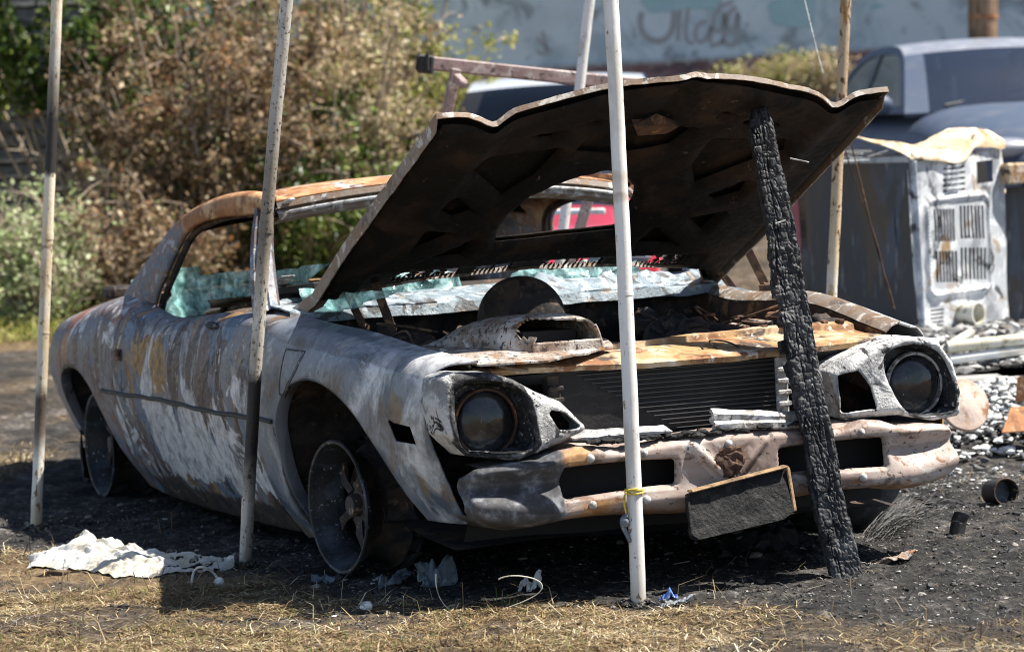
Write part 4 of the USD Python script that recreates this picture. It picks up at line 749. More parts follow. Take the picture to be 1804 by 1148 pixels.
# engine bay: firewall, cowl, inner aprons, engine
car.part('firewall', rough(grid(A3([[(-.50+.02*math.sin(y*9), y, z_) for z_ in np.linspace(.15, .765, 10)] for y in np.linspace(-.74, .74, 24)])), .012, 8), 'soot_metal', smooth=True)
ys = np.linspace(-.80, .80, 70); cp = [(-.46, .758), (-.47, .786), (-.55, .796), (-.64, .803), (-.74, .812), (-.80, .822)]
Q = A3([[(a+.05*(1-(y/.8)**2), y, b+.008*(meshkit.fbm(A3([[a*8, y*6, 0]]), 3, 5)[0]-.5)*2) for a, b in cp] for y in ys]); cw = car.part('cowl', rough(shell(*grid(Q), .005), .008, 9, 3), 'cowl_ash', smooth=35)
for y0, y1, zt, sd_ in ((-.62, -.30, .806, 1), (.10, .80, .826, 3)):
    ys = np.linspace(y0, y1, 40); Q = A3([[(-.48-.10*k+.05*(1-(y/.8)**2), y, .79+(zt-.79)*k+.034*(.3+k)*(meshkit.fbm(A3([[y*16, k*2.5, sd_]]), 4, 6)[0]-.5)*2) for k in (0, .35, .7, 1)] for y in ys])
    car.part('windshield_remnant', rough(shell(*grid(Q), .008), .010, 16, sd_), 'cowl_ash', parent=cw, smooth=35, label='ash-coated slumped windshield glass')
ys = np.linspace(-.60, .62, 60); zt_ = .875+.035*(meshkit.fbm(np.c_[ys*9, 0*ys, 0*ys], 4, 3)-.5)*2-.06*(np.abs(ys-.02) < .10)
car.part('windshield_remnant', rough(shell(*grid(A3([np.c_[-.80+.06*(1-ys**2)-.03*k, ys, .80+(zt_-.80)*k] for k in (0, .35, .7, 1.)])), .006), .010, 14, 8), 'crazed_glass', parent=cw, smooth=30, label='blue-green crazed windshield glass along the dash')
car.part('engine_block', rough(box((.02, 0, .42), (.80, .52, .42), bev=.06), .03, 6), 'soot_metal')
car.part('brake_drum_cover', rough(lathe([(0, .03), (.05, .032), (.09, .03), (.125, .022), (.142, .005), (.146, -.02), (.14, -.05)], A3([-.18, -.105, .735]), unit(A3([.9, -.28, .22])), 48), .003, 10), 'soot_metal', smooth=40)
alt = A3([.20, .24, .66]); ax_ = unit(A3([.9, -.1, .25])); al = [lathe([(0, .03), (.022, .03), (.03, .0), (.075, -.006), (.078, -.05)], alt, ax_, 32)]
f1, f2 = frame(ax_)
for k in range(11):
    an = k/11*2*math.pi; d_ = f1*math.cos(an)+f2*math.sin(an); al.append(box(alt+d_*.055+ax_*.008, (.045, .012, .003), (d_, np.cross(ax_, d_), ax_)))
car.part('alternator_fan', cat(*al), 'soot_metal', smooth=30)
jn = []
for k in range(46):
    p = A3([rng.uniform(-.42, .5), rng.uniform(-.66, .7), rng.uniform(.56, .70)])
    jn.append(rough(blob(p, (rng.uniform(.03, .09), rng.uniform(.03, .09), rng.uniform(.02, .06)), 2, .5, 3, k), .01, 30, k))
car.part('engine_debris', cat(*jn), 'soot_metal', kind='stuff', smooth=50)
for k in range(9):
    p0 = A3([rng.uniform(-.45, .2), rng.uniform(-.62, -.25) if k < 5 else rng.uniform(.2, .7), rng.uniform(.68, .74)]); pts = [p0+A3([.05*j+rng.normal()*.03, rng.normal()*.05, rng.normal()*.02]) for j in range(5)]
    car.part('wire', tube(pts, .004, 6, spline=24), 'rust_dark', smooth=True)
# buckled bracket on the left side of the bay
Bp = [PX(1352, 500, -.3), PX(1345, 530, -.3), PX(1322, 560, -.28), PX(1330, 592, -.25)]
car.part('buckled_bracket', rough(shell(*grid(A3([[p+A3([0, -.035, 0]), p+A3([.02, 0, 0]), p+A3([0, .035, .01])] for p in CubicSpline(np.arange(4), A3(Bp))(np.linspace(0, 3, 14))])), .006), .006, 20), 'rust_dark', smooth=30)
for k in range(14):
    p = A3([rng.uniform(-.35, .45), rng.uniform(.50, .74), rng.uniform(.66, .72)])
    car.part('scrap_bracket', rough(box(p, (rng.uniform(.04, .14), rng.uniform(.02, .06), rng.uniform(.006, .02)), (unit(rng.normal(size=3)),)*0 or None, .003), .012, 22, k), ('rust_orange', 'rust_dark', 'hood_edge')[k % 3], smooth=30)
# floor, so that no light comes up through the car
car.part('floor_pan', rough(grid(A3([[(a, y, .15+.02*math.sin(a*7)) for y in np.linspace(-.74, .74, 12)] for a in np.linspace(.7, -3.7, 40)])), .02, 4), 'soot_metal', smooth=True)
# inside: seat frames, dash, far door tops
for sd in (-1, 1):
    fr_ = []
    x0, y0 = -1.75, sd*.36
    hoop = [(x0, y0-.22, .35), (x0-.10, y0-.22, .70), (x0-.14, y0-.15, .76), (x0-.14, y0+.15, .76), (x0-.10, y0+.22, .70), (x0, y0+.22, .35)]
    fr_.append(tube(hoop, .011, 8, spline=40))
    for k in range(6): fr_.append(tube([(x0-.03-.016*k, y0-.21, .42+.055*k), (x0-.03-.016*k+.01, y0, .42+.055*k-.008), (x0-.03-.016*k, y0+.21, .42+.055*k)], .004, 6))
    car.part('seat_frame', cat(*fr_), 'rust_dark', smooth=True)
car.part('dashboard', rough(box((-.86, .0, .75), (.22, 1.45, .18), bev=.05), .03, 7, 3), 'soot_metal', smooth=40)
car.part('parcel_shelf', rough(box((-2.55, 0, .70), (.6, 1.3, .05), bev=.01), .02, 5), 'soot_metal', smooth=30)
car.part('roof_bow', bar((-1.55, -.58, 1.12), (-1.55, .58, 1.12), .05, .015), 'soot_metal')
# crazed glass that slumped inside the door windows
def glass(pix, y, bulge, seed, name='slumped_glass', lab=None):
    P = [PY(a, b, y)[[0, 2]] for a, b in pix]; pg = Polygon(P).buffer(0)
    car.part(name, panel(pg, lambda p: np.c_[p[:, 0], y+bulge*(meshkit.fbm(np.c_[p*7, 0*p[:, :1]], 4, seed)-.5)*2+.25*bulge*np.sin(p[:, 0]*14), p[:, 1]+.012*(meshkit.fbm(np.c_[p*14, 0*p[:, :1]], 3, seed+3)-.5)], .022, .006), 'crazed_glass', smooth=30, label=lab)
glass([(296, 545), (302, 500), (312, 472), (340, 470), (364, 469), (365, 486), (392, 482), (437, 478), (437, 520), (400, 524), (362, 530), (352, 556), (320, 560), (300, 562)], -.66, .09, 3, lab='blue-green crazed glass slumped in the side window')
glass([(484, 478), (520, 472), (580, 464), (570, 480), (548, 506), (500, 500), (484, 506)], -.50, .05, 5)
glass([(470, 545), (490, 505), (540, 508), (620, 515), (690, 512), (640, 540), (560, 556), (500, 556)], -.66, .05, 7)
glass([(222, 512), (228, 496), (240, 490), (248, 492), (236, 508), (228, 516)], -.62, .03, 9)
a, b = PY(495, 512, -.68), PY(562, 503, -.62); car.part('dash_trim', rough(bar(a, b, .05, .03), .006, 20), 'void_black')
car.part('wiper_scrap', bar(PY(492, 500, -.7), PY(508, 486, -.7), .05, .006), 'alloy_grey')
a, b = PY(362, 538, -.55), PY(436, 520, -.55)
car.part('door_glass_frame', cat(bar(a, b, .03, .02), bar(a-A3([0, 0, .035]), b-A3([0, 0, .035]), .02, .015)), 'rust_dark')

# ---- wheels: bare rims, the tyres burnt away
def wheel(cx, sd, toe, z0=.0, lab=None, rear=False):
    R = .2075; c = A3([cx, sd*.845, z0+R]); ax = unit(A3([math.sin(toe)*sd*1., sd*math.cos(toe), 0.0]))
    prof = [(R-.002, -.016), (R, -.012), (R+.002, -.004), (R-.002, .0), (R-.010, -.002), (R-.016, -.012), (R-.022, -.03), (R-.048, -.065), (R-.050, -.105)]
    w = car.part('wheel', rough(lathe(prof, c, ax, 72), .0015, 12, 2), 'rim_alloy', smooth=40, label=lab)
    car.part('barrel', lathe([(R-.002, -.175), (R, -.165), (R-.012, -.155), (R-.020, -.13), (R-.045, -.10), (R-.045, -.07), (R-.018, -.035), (R-.012, -.016), (R-.002, -.014)], c, ax, 60), 'soot_metal', parent=w, smooth=40)
    f1, f2 = frame(ax); hub = c-ax*.075
    car.part('hub', lathe([(0, .030), (.030, .030), (.034, .022), (.036, .0), (.075, -.006), (.078, -.03)], hub, ax, 32), 'rim_rust', parent=w, smooth=30)
    for k in range(5):
        an = k/5*2*math.pi+.5; d_ = f1*math.cos(an)+f2*math.sin(an); e_ = np.cross(ax, d_)
        P = [[hub+d_*r_+e_*s_*w_*.5+ax*(h_*(1-abs(s_)*.75)) for s_ in (-1, -.6, 0, .6, 1)] for r_, w_, h_ in ((.05, .036, .012), (.09, .030, .022), (.125, .034, .012), (.165, .050, -.012))]
        car.part('spoke', shell(*grid(A3(P)), -.014), 'rim_rust', parent=w, smooth=40)
    car.part('wheel_disc', lathe([(.0, -.03), (.11, -.035), (.15, -.045)], hub, ax, 40), 'soot_metal', parent=w, smooth=True)
    car.part('brake_drum', lathe([(.12, -.06), (.125, -.13), (.0, -.135)], hub, ax, 32), 'rust_dark', parent=w, smooth=30)
    car.part('tyre_wire', rough(lathe([(R-.03, -.18), (R+.012, -.17), (R+.02, -.12), (R+.012, -.16)], c-ax*.03, ax, 40), .02, 24), 'void_black', parent=w, smooth=True)
wheel(.0, -1, -.10, -.002, 'bare front alloy rim, tyre burned off')
wheel(-2.746, -1, 0, -.002, rear=True)
wheel(-2.746, 1, 0, .02, rear=True)
wheel(.0, 1, .10, .02)
car.part('tyre_remains', rough(lathe([(.19, -.10), (.26, -.09), (.29, -.05), (.295, 0), (.29, .06), (.26, .09), (.19, .10)], A3([.10, .86, .25]), unit(A3([-.22, 1, 0])), 48), .02, 14), 'rubber', smooth=40, label='charred front tyre on the far side')

# ------------------------------------------------------------------ the scoop lying across the engine bay
sc = T('engine_scoop', 'ash-grey hood scoop with a torn mouth lying across the engine bay', 'hood scoop', (.5, -.45, .70))
ys = lambda lo, hi, n=30: np.linspace(lo, hi, n)
XS = np.linspace(.800, .28, 26); Q = []
for k, x_ in enumerate(XS):
    u = k/25.; yl = -.512-.13*u**.7; yr = -.290+.03*u; h = .092*(1-.05*u)*(math.cos(max(0, u-.55)/.45*math.pi/2) if u > .55 else 1)+.012*math.sin(min(1, u*2)*math.pi); row = []
    zb = .690+.014*u; a_ = np.linspace(0, 1, 34)
    for t_ in a_:
        if t_ < .28: w = t_/.28; y_ = yl+.055*w**1.6; z_ = zb+h*(1-(1-w)**1.6)*.86
        elif t_ > .72: w = (1-t_)/.28; y_ = yr-.03*w**1.6; z_ = zb+h*(1-(1-w)**1.6)*.86
        else: w = (t_-.28)/.44; y_ = yl+.055+(yr-.03-yl-.055)*w; z_ = zb+h*(.86+.14*math.sin(w*math.pi)**.5)
        row.append((x_, y_, z_))
    Q.append(row)
v, f = grid(A3(Q)); cen = v[f].mean(1)
nz = meshkit.fbm(np.c_[cen[:, 1]*30, cen[:, 0]*30, 0*cen[:, 0]], 4, 6)
torn = (cen[:, 2] > .735) & (cen[:, 0] > .800-.085*np.clip(1.15-np.abs(cen[:, 1]+.49)/.07, 0, 1)-.03*nz) & (cen[:, 1] > -.53) & (cen[:, 1] < -.36)
f = f[~torn]
sc.part('cover', rough(shell(v, f, .006), .004, 20, 4), 'scoop_ash', smooth=40)
lip = A3(Q)[0]; sc.part('mouth_lip', rough(cat(tube(lip[26:], .006, 6), bar(lip[0]+A3([.004, .0, .014]), lip[-1]+A3([.004, 0, .014]), .010, .034)), .002, 30), 'scoop_ash', smooth=40)
pl = Polygon([(.70, -.755), (.86, -.70), (.925, -.60), (.93, -.52), (.86, -.36), (.765, -.235), (.60, -.18), (.2, -.18), (.1, -.5), (.30, -.62), (.45, -.70)]).buffer(.03).buffer(-.03)
sc.part('base_plate', rough(panel(pl, lambda p: np.c_[p, .704-.12*np.clip(p[:, 0]-.70, 0, 1)-.06*np.clip(-p[:, 1]-.60, 0, 1)+.010*np.sin(p[:, 1]*11+p[:, 0]*5)*0+.018*(meshkit.fbm(np.c_[p*6, 0*p[:, :1]], 3, 4)-.5)], .02, .006), .002, 30), 'scoop_ash', smooth=40)
sc.part('inner_duct', rough(box((.55, -.42, .725), (.36, .17, .04)), .01, 20), 'void_black')
sc.part('latch_rod', tube([PX(742, 612, .45), PX(800, 622, .62), PX(860, 640, .80), PX(930, 652, .87)], .005, 8, spline=20), 'hood_edge', smooth=True)

# ------------------------------------------------------------------ posts
CLODS = []
HSEE = 1.85
def post(name, label, cat_, a, b, r, matn, bend=0., flare=None, group=None, joints=(), base_m=None):
    a, b = A3(a, float), A3(b, float); th = T(name, label, cat_, a, group)
    n = 40; k = np.linspace(0, 1, n); side = RH
    P = a+(b-a)*k[:, None]+side*(bend*np.sin(k*math.pi))[:, None]
    rr = np.full(n, r)
    pv = rough(tube(P, rr, 20), .0012, 25, 3); zz_ = pv[0][:, 2]; hgt = (zz_-max(a[2], 0))/(P[:, 2].max()*0+HSEE)
    pv = (pv[0]+((meshkit.fbm(pv[0]*5+3, 3, 77)-.5)*.004)[:, None]*RH, pv[1])
    th.part('pipe', pv, matn, smooth=True, attrs={'along': hgt})
    for j, w, rj in joints:
        c = a+(b-a)*j+side*bend*math.sin(j*math.pi); t = unit(b-a)
        cl = lathe([(r, -w), (r*rj, -w), (r*rj, w), (r, w)], c, t, 20); th.part('collar', cl, matn, smooth=True, attrs={'along': (cl[0][:, 2]-max(a[2], 0))/HSEE})
    return th, P
G = 'thin metal posts standing around the burned car'
a = PZ(1125, 1060); a[2] = height(a[0], a[1])-.03; D0 = (a-EYE)@CD
pf, PFP = post('metal_post', 'white painted metal post nearest the camera, in front of the bumper', 'post', a, PD(1068, -150, D0+.02), .0215, 'post_front', .004, joints=((.46, .006, 1.05),), group=G)
a = PZ(430, 995); a[2] -= .03; D0 = (a-EYE)@CD
post('metal_post', 'leaning metal post beside the passenger door, its lower half charred black', 'post', a, PD(521, -150, D0-.10), .0205, 'post_charred', -.018, joints=((.53, .02, 1.12),), group=G)
a = PZ(62, 925); a[2] -= .03; D0 = (a-EYE)@CD
post('metal_post', 'scorched metal post near the rear wheel with a black band up high', 'post', a, PD(107, -160, D0+.05), .0205, 'post_scorched', .0, joints=((.475, .014, 1.1), (.32, .004, 1.05)), group=G)
D0 = 10.6; a = PD(1462, 600, D0); t = unit(PD(1492, 0, D0)-a); a = a-t*((a[2]-0)/t[2])
post('metal_post', 'rust-streaked pale metal post behind the far fender, beside the appliance', 'post', a, PD(1497, -150, D0), .0205, 'post_rusty', .0, joints=((.48, .005, 1.06),), group=G)
D0 = 11.7; b = PD(1053, -120, D0); c = PD(985, 470, D0); t = unit(b-c); a = c-t*((c[2])/t[2])
post('metal_post', 'leaning white metal post behind the car roof, crossing the pinkish frame', 'post', a, b, .0215, 'post_white', .0, group=G)
for th_, seed_ in ((PZ(1125, 1060), 1), (PZ(430, 995), 2), (PZ(62, 925), 3)):
    def ringed(r, n, c=th_): 
        a_ = r.uniform(0, 2*math.pi, n); q = .024+.05*r.random(n)**2; x_, y_ = c[0]+np.cos(a_)*q, c[1]+np.sin(a_)*q; return np.stack([x_, y_, height(x_, y_)+.016*np.clip(1-(q-.024)/.05, 0, 1)], -1)
    CLODS.append(ringed)
# yellow cord and an insulator tied to the front post
tie = T('yellow_tie', 'yellow cord knotted round the front white post with a grey clip hanging', 'cord', PFP[9])
k = np.argmin([abs((574-FPX*((p-EYE)@CU)/((p-EYE)@CD))-868) for p in PFP]); c = PFP[k]; an = np.linspace(0, 6*math.pi, 70)
tie.part('knot', tube(np.c_[c[0]+.025*np.cos(an), c[1]+.025*np.sin(an), c[2]+.004*np.sin(an*.7)+np.linspace(-.006, .006, 70)], .0032, 6), 'yellow_cord', smooth=True)
q = c-RH*.022-DH*.02; tie.part('tail', tube([q, q+A3([0, 0, -.03])-RH*.008, q+A3([0, 0, -.06])-RH*.004, q+A3([0, 0, -.075])-RH*.01], .003, 6, spline=24), 'yellow_cord', smooth=True)
q = q+A3([0, 0, -.085])-RH*.008; tie.part('clip', cat(tube([q+RH*.008+A3([0, 0, .02]), q-RH*.008, q+RH*.002-A3([0, 0, .03]), q+RH*.012-A3([0, 0, .055])], .007, 8, spline=20), blob(q, (.012, .012, .014), 2, .2)), 'plastic_grey', smooth=True)

# ------------------------------------------------------------------ the charred timber that props the hood up
b0 = PZ(1490, 1017); b0[2] = height(b0[0], b0[1])-.03
t0 = hood_top(A3([[1.40, .305]]), -.045)[0]
prop = T('charred_timber', 'charred square timber with deep alligator cracks propping the hood open', 'timber', b0)
L = np.linalg.norm(t0-b0); tdir = unit(t0-b0); sx = unit(np.cross(tdir, CD)); sy = np.cross(sx, tdir)
nu, nl = 150, 420; al = np.linspace(0, 4, nu, endpoint=False); lw = np.linspace(0, 1, nl); h = .048
cx_ = np.select([al < 1, al < 2, al < 3], [-1+2*al, 1, 1-2*(al-2)], -1); cy_ = np.select([al < 1, al < 2, al < 3], [-1, -1+2*(al-1), 1], 1-2*(al-3))
sq = np.stack([cx_, cy_], -1); sq = sq/(np.sum(np.abs(sq)**7, 1)**(1/7))[:, None]
wid = h*(1-.16*lw)*(1+.10*(meshkit.fbm(np.c_[lw*9, 0*lw, 0*lw], 3, 2)-.5)*2)
wid = wid*np.where(lw > .93, 1-.5*((lw-.93)/.07)**2, 1)
wob = (meshkit.fbm(np.c_[lw*5, 0*lw, 0*lw+3], 3, 4)-.5)*.03
P = b0+(t0-b0)*lw[:, None, None]+(sq[None, :, 0, None]*wid[:, None, None]+wob[:, None, None])*sx+(sq[None, :, 1, None]*wid[:, None, None])*sy
P = P.reshape(-1, 3); nrm = (np.repeat(sq[None], nl, 0)[..., 0, None]*sx+np.repeat(sq[None], nl, 0)[..., 1, None]*sy).reshape(-1, 3); nrm = unit_rows(nrm)
lc = np.c_[(P-b0)@sx, (P-b0)@sy, (P-b0)@tdir]
wp = lc+.006*np.stack([meshkit.fbm(lc*22+9*k, 3, 50+k)-.5 for k in range(3)], 1)*2
S = A3([1/.024, 1/.024, 1/.036]); seeds = rng.uniform(-.5, .5, (4600, 3))*A3([.14, .14, L*1.1])+A3([0, 0, L/2]); kt = cKDTree(seeds*S); dd_, ii_ = kt.query(wp*S, k=2, p=np.inf)
edge = dd_[:, 1]-dd_[:, 0]; cell = np.random.default_rng(3).uniform(-1, 1, len(seeds))[ii_[:, 0]]
ring_ = np.clip(1-np.abs(np.sin(lc[:, 2]*62+3.2*meshkit.fbm(lc*14, 3, 9)))/.16, 0, 1)*(meshkit.fbm(lc*9, 2, 4) > .40)
big = meshkit.fbm(lc*A3([6, 6, 4]), 3, 71); disp = -(.002+.005*big)*np.clip(1-edge/(.07+.12*big), 0, 1)+.0017*cell+.0022*(meshkit.fbm(lc*A3([160, 160, 22]), 3, 7)-.5)-.004*ring_+.010*(meshkit.fbm(lc*9, 3, 17)-.5)
bulgeR = np.clip((nrm@sx), 0, 1)*.022*np.exp(-((lc[:, 2]/L-.52)/.12)**2)*(meshkit.noise(lc*26, 6) > .5)
spl = np.abs(meshkit.fbm(lc*A3([42, 42, 3.2]), 3, 91)-.5); disp = disp-.009*np.clip(1-spl/.022, 0, 1)
P = P+nrm*(disp+bulgeR)[:, None]
v, f = grid(P.reshape(nl, nu, 3), close=True); v = np.vstack([v, t0[None]]); l_ = (nl-1)*nu; f = np.vstack([f, [[len(v)-1, l_+j, l_+(j+1) % nu] for j in range(nu)]])
prop.part('beam', (v, f), 'charcoal', smooth=45)
for q0, q1, r_ in (((1392, 279), (1425, 286), .0022), ((1384, 388), (1366, 394), .0025), ((1438, 850), (1446, 815), .002), ((1466, 978), (1488, 970), .003)):
    Dq = (t0*.5+b0*.5-EYE)@CD-.05
    prop.part('nail', tube([PD(*q0, Dq), PD((q0[0]+q1[0])/2, (q0[1]+q1[1])/2, Dq), PD(*q1, Dq-.01)], r_, 8), 'alloy_grey', smooth=True)

# ------------------------------------------------------------------ the burnt board hanging on the bumper
bd = T('burnt_box_panel', 'flat charred box panel with rusty edges hanging tilted on the bumper', 'panel', PX(1300, 900, 1.08))
c4 = [PX(1213, 868, 1.075), PX(1384, 823, 1.075), PX(1397, 900, 1.105), PX(1380, 915, 1.11), PX(1232, 950, 1.115), PX(1220, 942, 1.11)]
o = c4[0]; e1 = unit(c4[1]-c4[0]); nb = unit(np.cross(e1, c4[4]-c4[0])); e2 = np.cross(nb, e1)
pg = Polygon([((q-o)@e1, (q-o)@e2) for q in c4])
def FB(p): return o+p[:, :1]*e1+p[:, 1:]*e2+nb*(.006*(meshkit.fbm(np.c_[p*20, 0*p[:, :1]], 4, 3)-.5)*2)[:, None]
bd.part('face', panel(pg, FB, .007, .03*(1 if nb[0] > 0 else -1)), 'char_board', smooth=40)
bd.part('top_strip', rough(bar(c4[0]+A3([.004, 0, .004]), c4[1]+A3([.004, 0, .004]), .032, .007), .002, 30), 'char_edge')
bd.part('side_strip', rough(bar(c4[1]+A3([.006, .004, 0]), c4[2]+A3([.006, .004, 0]), .012, .006), .002, 30), 'char_edge')
bd.part('side_strip', rough(bar(c4[0]+A3([.004, -.006, -.01]), c4[5]+A3([.004, -.004, 0]), .012, .012), .002, 30), 'char_board')

# ------------------------------------------------------------------ white plastic sheet melted on the grass
sh = T('melted_sheet', 'crumpled white plastic sheet lying on burnt grass beside the charred post', 'sheet', PZ(230, 990))
A_, B_ = PZ(60, 992), PZ(410, 1000); ex = unit((B_-A_)*A3([1, 1, 0])); ey = A3([-ex[1], ex[0], 0]); LL = np.linalg.norm(B_-A_); 
nx, ny = 190, 70; U, V = np.meshgrid(np.linspace(0, 1, nx), np.linspace(-1, 1, ny), indexing='ij')
if ey@DH < 0: ey = -ey
wv = .10+.065*np.sin(np.clip(U*1.15, 0, 1)*math.pi)**.6+.05*(meshkit.fbm(np.stack([U*9, 0*U, 0*U], -1), 3, 2)-.5); wv = wv*np.where(U < .08, U/.08, 1)*np.where(U > .9, (1-U)/.1, 1)
X_ = A_[None, None]+ex*(U*LL)[..., None]+ey*(V*wv+.05*np.sin(U*7)-.02+.03*(meshkit.fbm(np.stack([U*14, V, 0*U], -1), 3, 3)-.5))[..., None]
fold = meshkit.fbm(np.stack([U*5+V*.6, V*3.2-U*1.5, 0*U], -1), 4, 8); crease = np.abs(np.sin(V*6.5+U*4+7*fold))**.7
hh = (1-np.abs(V)**2.2)*(.018+.034*np.sin(np.clip(U*1.1, 0, 1)*math.pi))*(.35+.9*fold)+.026*crease*(1-np.abs(V))+.006*(meshkit.fbm(np.stack([U*60, V*20, 0*U], -1), 3, 9)-.5)
hh = hh+.045*np.exp(-((U-.20)/.035)**2-((V-.35)/.4)**2)+.028*np.exp(-((U-.33)/.02)**2-((V-.6)/.25)**2)
X_[..., 2] = height(X_[..., 0], X_[..., 1])+.006+np.maximum(hh, 0)
v, f = grid(X_); cen = U.ravel()[f].mean(1), V.ravel()[f].mean(1)
hole_ = (meshkit.fbm(np.c_[cen[0]*22, cen[1]*4, 0*cen[0]], 3, 4) > .655) & ((cen[0] > .74) | (cen[0] < .12))
sh.part('sheet', (v, f[~hole_]), 'cloth_white', smooth=60)
plug = T('white_cable', 'short curled white cable with a round plug end beside the white sheet', 'cable', PZ(370, 1020))
plug.part('lead', tube([PZ(338, 1030, .01), PZ(343, 1005, .05), PZ(356, 998, .07), PZ(372, 1005, .05), PZ(384, 1020, .02)], .004, 8, spline=30), 'cloth_white', smooth=True)
plug.part('plug', blob(PZ(386, 1024, .015), (.016, .016, .014), 2, .1), 'white_scrap', smooth=True)

# ------------------------------------------------------------------ loose scraps on the ground
def sheet_scrap(name, label, cat_, c, size, hgt, matn, seed, ang=0.):
    n = 26; U, V = np.meshgrid(np.linspace(-1, 1, n), np.linspace(-1, 1, n), indexing='ij'); r = np.hypot(U, V)
    r0 = .75+.5*(meshkit.fbm(np.stack([np.cos(np.arctan2(V, U))*2+5, np.sin(np.arctan2(V, U))*2+seed, 0*U], -1), 3, seed)-.5)*2
    k = np.minimum(1, r0/np.maximum(r, 1e-6)); U, V = U*k, V*k
    ca, sa = math.cos(ang), math.sin(ang); e1, e2 = RH*ca+DH*sa, -RH*sa+DH*ca
    P = c+(U*size[0])[..., None]*e1+(V*size[1])[..., None]*e2
    P[..., 2] = height(P[..., 0], P[..., 1])+.004+hgt*np.maximum(0, meshkit.fbm(np.stack([U*1.7+seed, V*1.7, 0*U], -1), 3, seed)-.35)*2.2
    return one(name, shell(*grid(P), -.003), matn, label, cat_, smooth=50)
sheet_scrap('melted_plastic', 'pale blue-grey melted plastic lump beside the front wheel, the taller one', 'melted plastic', PZ(770, 1022), (.075, .06), .085, 'plastic_grey', 3, .5)
sheet_scrap('melted_plastic', 'thin blue-grey melted plastic strip just right of the bare front rim', 'melted plastic', PZ(690, 1025), (.11, .04), .03, 'plastic_grey', 8, .9)
sheet_scrap('melted_plastic', 'grey melted puddle pinned under the bare front rim', 'melted plastic', PZ(575, 1016), (.06, .03), .02, 'plastic_grey', 12, .2)
sheet_scrap('paper_scrap', 'curled burnt paper scrap standing on black char in front of the bumper', 'scrap', PZ(935, 1035), (.05, .03), .05, 'white_scrap', 5, .7)
sheet_scrap('blue_plastic', 'small bright blue plastic scrap beside the front white post', 'scrap', PZ(1180, 1050), (.035, .022), .035, 'blue_scrap', 6, .1)
sheet_scrap('grey_peel', 'grey peeled strip lying beside the blue plastic scrap', 'scrap', PZ(1195, 1062), (.06, .018), .02, 'plastic_grey', 7, .5)
one('egg_stone', blob(PZ(645, 1068, .012), (.018, .018, .016), 2, .1), 'white_scrap', 'small white rounded stone on dry grass in front of the rim', 'stone', smooth=True)
sheet_scrap('burnt_sheet', 'dark curled sheet metal scrap lying on grey ash right of the car', 'scrap', PZ(1665, 888), (.11, .05), .022, 'void_black', 9, -.5)
sheet_scrap('burnt_sheet', 'charred flat fragments under the bumper beside the timber', 'scrap', PZ(1330, 975), (.14, .10), .07, 'char_board', 14, .3)
sheet_scrap('ash_sheet', 'pale grey curled ash sheet on the char beside the timber foot', 'scrap', PZ(1560, 995), (.10, .04), .02, 'scoop_ash', 15, .3)
# steel wire bundle left from the tyre
wt = []
for k in range(110):
    a_ = PZ(1540+rng.normal()*12, 945+rng.normal()*5); d1 = RH*rng.uniform(.10, .26)+DH*rng.uniform(-.12, .22); wt.append(tube([a_, a_+d1*.5+A3([0, 0, rng.uniform(.01, .08)]), a_+d1+A3([0, 0, rng.uniform(.0, .11)])], .0008, 4, spline=8))
one('wire_bundle', cat(*wt), 'trim_black', 'frayed bundle of thin grey steel wire on the char right of the timber', 'wire', kind=None)
can = T('black_can', 'small burnt black can standing on the char beside the wire bundle', 'can', PZ(1683, 945)); c = PZ(1683, 945)
can.part('body', rough(lathe([(.0, .0), (.024, .0), (.025, .03), (.022, .055), (.025, .075), (.021, .075), (.018, .01), (0, .01)], c, unit(A3([.1, .35, 1])), 24), .010, 22), 'trim_black', smooth=40)
cn = T('tin_can', 'open burnt tin can lying on its side below the white rubble', 'can', PZ(1768, 880)); c = PZ(1772, 866, .04); ax = unit(-DH*.85+RH*.25+A3([0, 0, .1]))
cn.part('body', lathe([(.0, -.10), (.044, -.10), (.0445, .0), (.0465, .002), (.045, .004), (.042, .0), (.041, -.095), (0, -.095)], c, ax, 32), 'trim_black', smooth=40)
cn.part('rim', lathe([(.044, -.002), (.0475, .0), (.046, .006), (.042, .004), (.044, -.002)], c, ax, 32), 'rust_dark', smooth=40)
cn.part('bottom', lathe([(0, -.06), (.042, -.06)], c, ax, 32), 'plastic_grey')

# ------------------------------------------------------------------ right side: foundation, rubble, appliances
def lumps(n, fn, smin, smax, seed, flat=.6, base=None):
    r = np.random.default_rng(seed); ico = trimesh.creation.icosphere(0, 1.); bv, bf = A3(ico.vertices), A3(ico.faces)
    C = fn(r, n); n = len(C); s = smin+(smax-smin)*r.random(n)**2
    R = r.normal(size=(n, 3, 3)); R = np.linalg.qr(R)[0]
    sc_ = s[:, None]*r.uniform(.45, 1.2, (n, 3))
    jit = 1+.35*(r.random((n, len(bv), 1))-.5)*2
    V = np.einsum('nij,nkj->nki', R, bv[None]*jit*sc_[:, None, :]); V[..., 2] *= flat; V += C[:, None]
    F = bf[None]+(np.arange(n)*len(bv))[:, None, None]
    return V.reshape(-1, 3), F.reshape(-1, 3)
K0, K1 = PD(1650, 722, 11.9), PD(1990, 705, 11.9); kx = unit((K1-K0)*A3([1, 1, 0])); ky = A3([-kx[1], kx[0], 0]); ky = ky if ky@DH > 0 else -ky
K0[2] = height(K0[0], K0[1]); KT = PD(1750, 664, 11.9)[2]
fo = T('foundation', 'low broken concrete foundation edge behind the white rubble', 'foundation', K0)
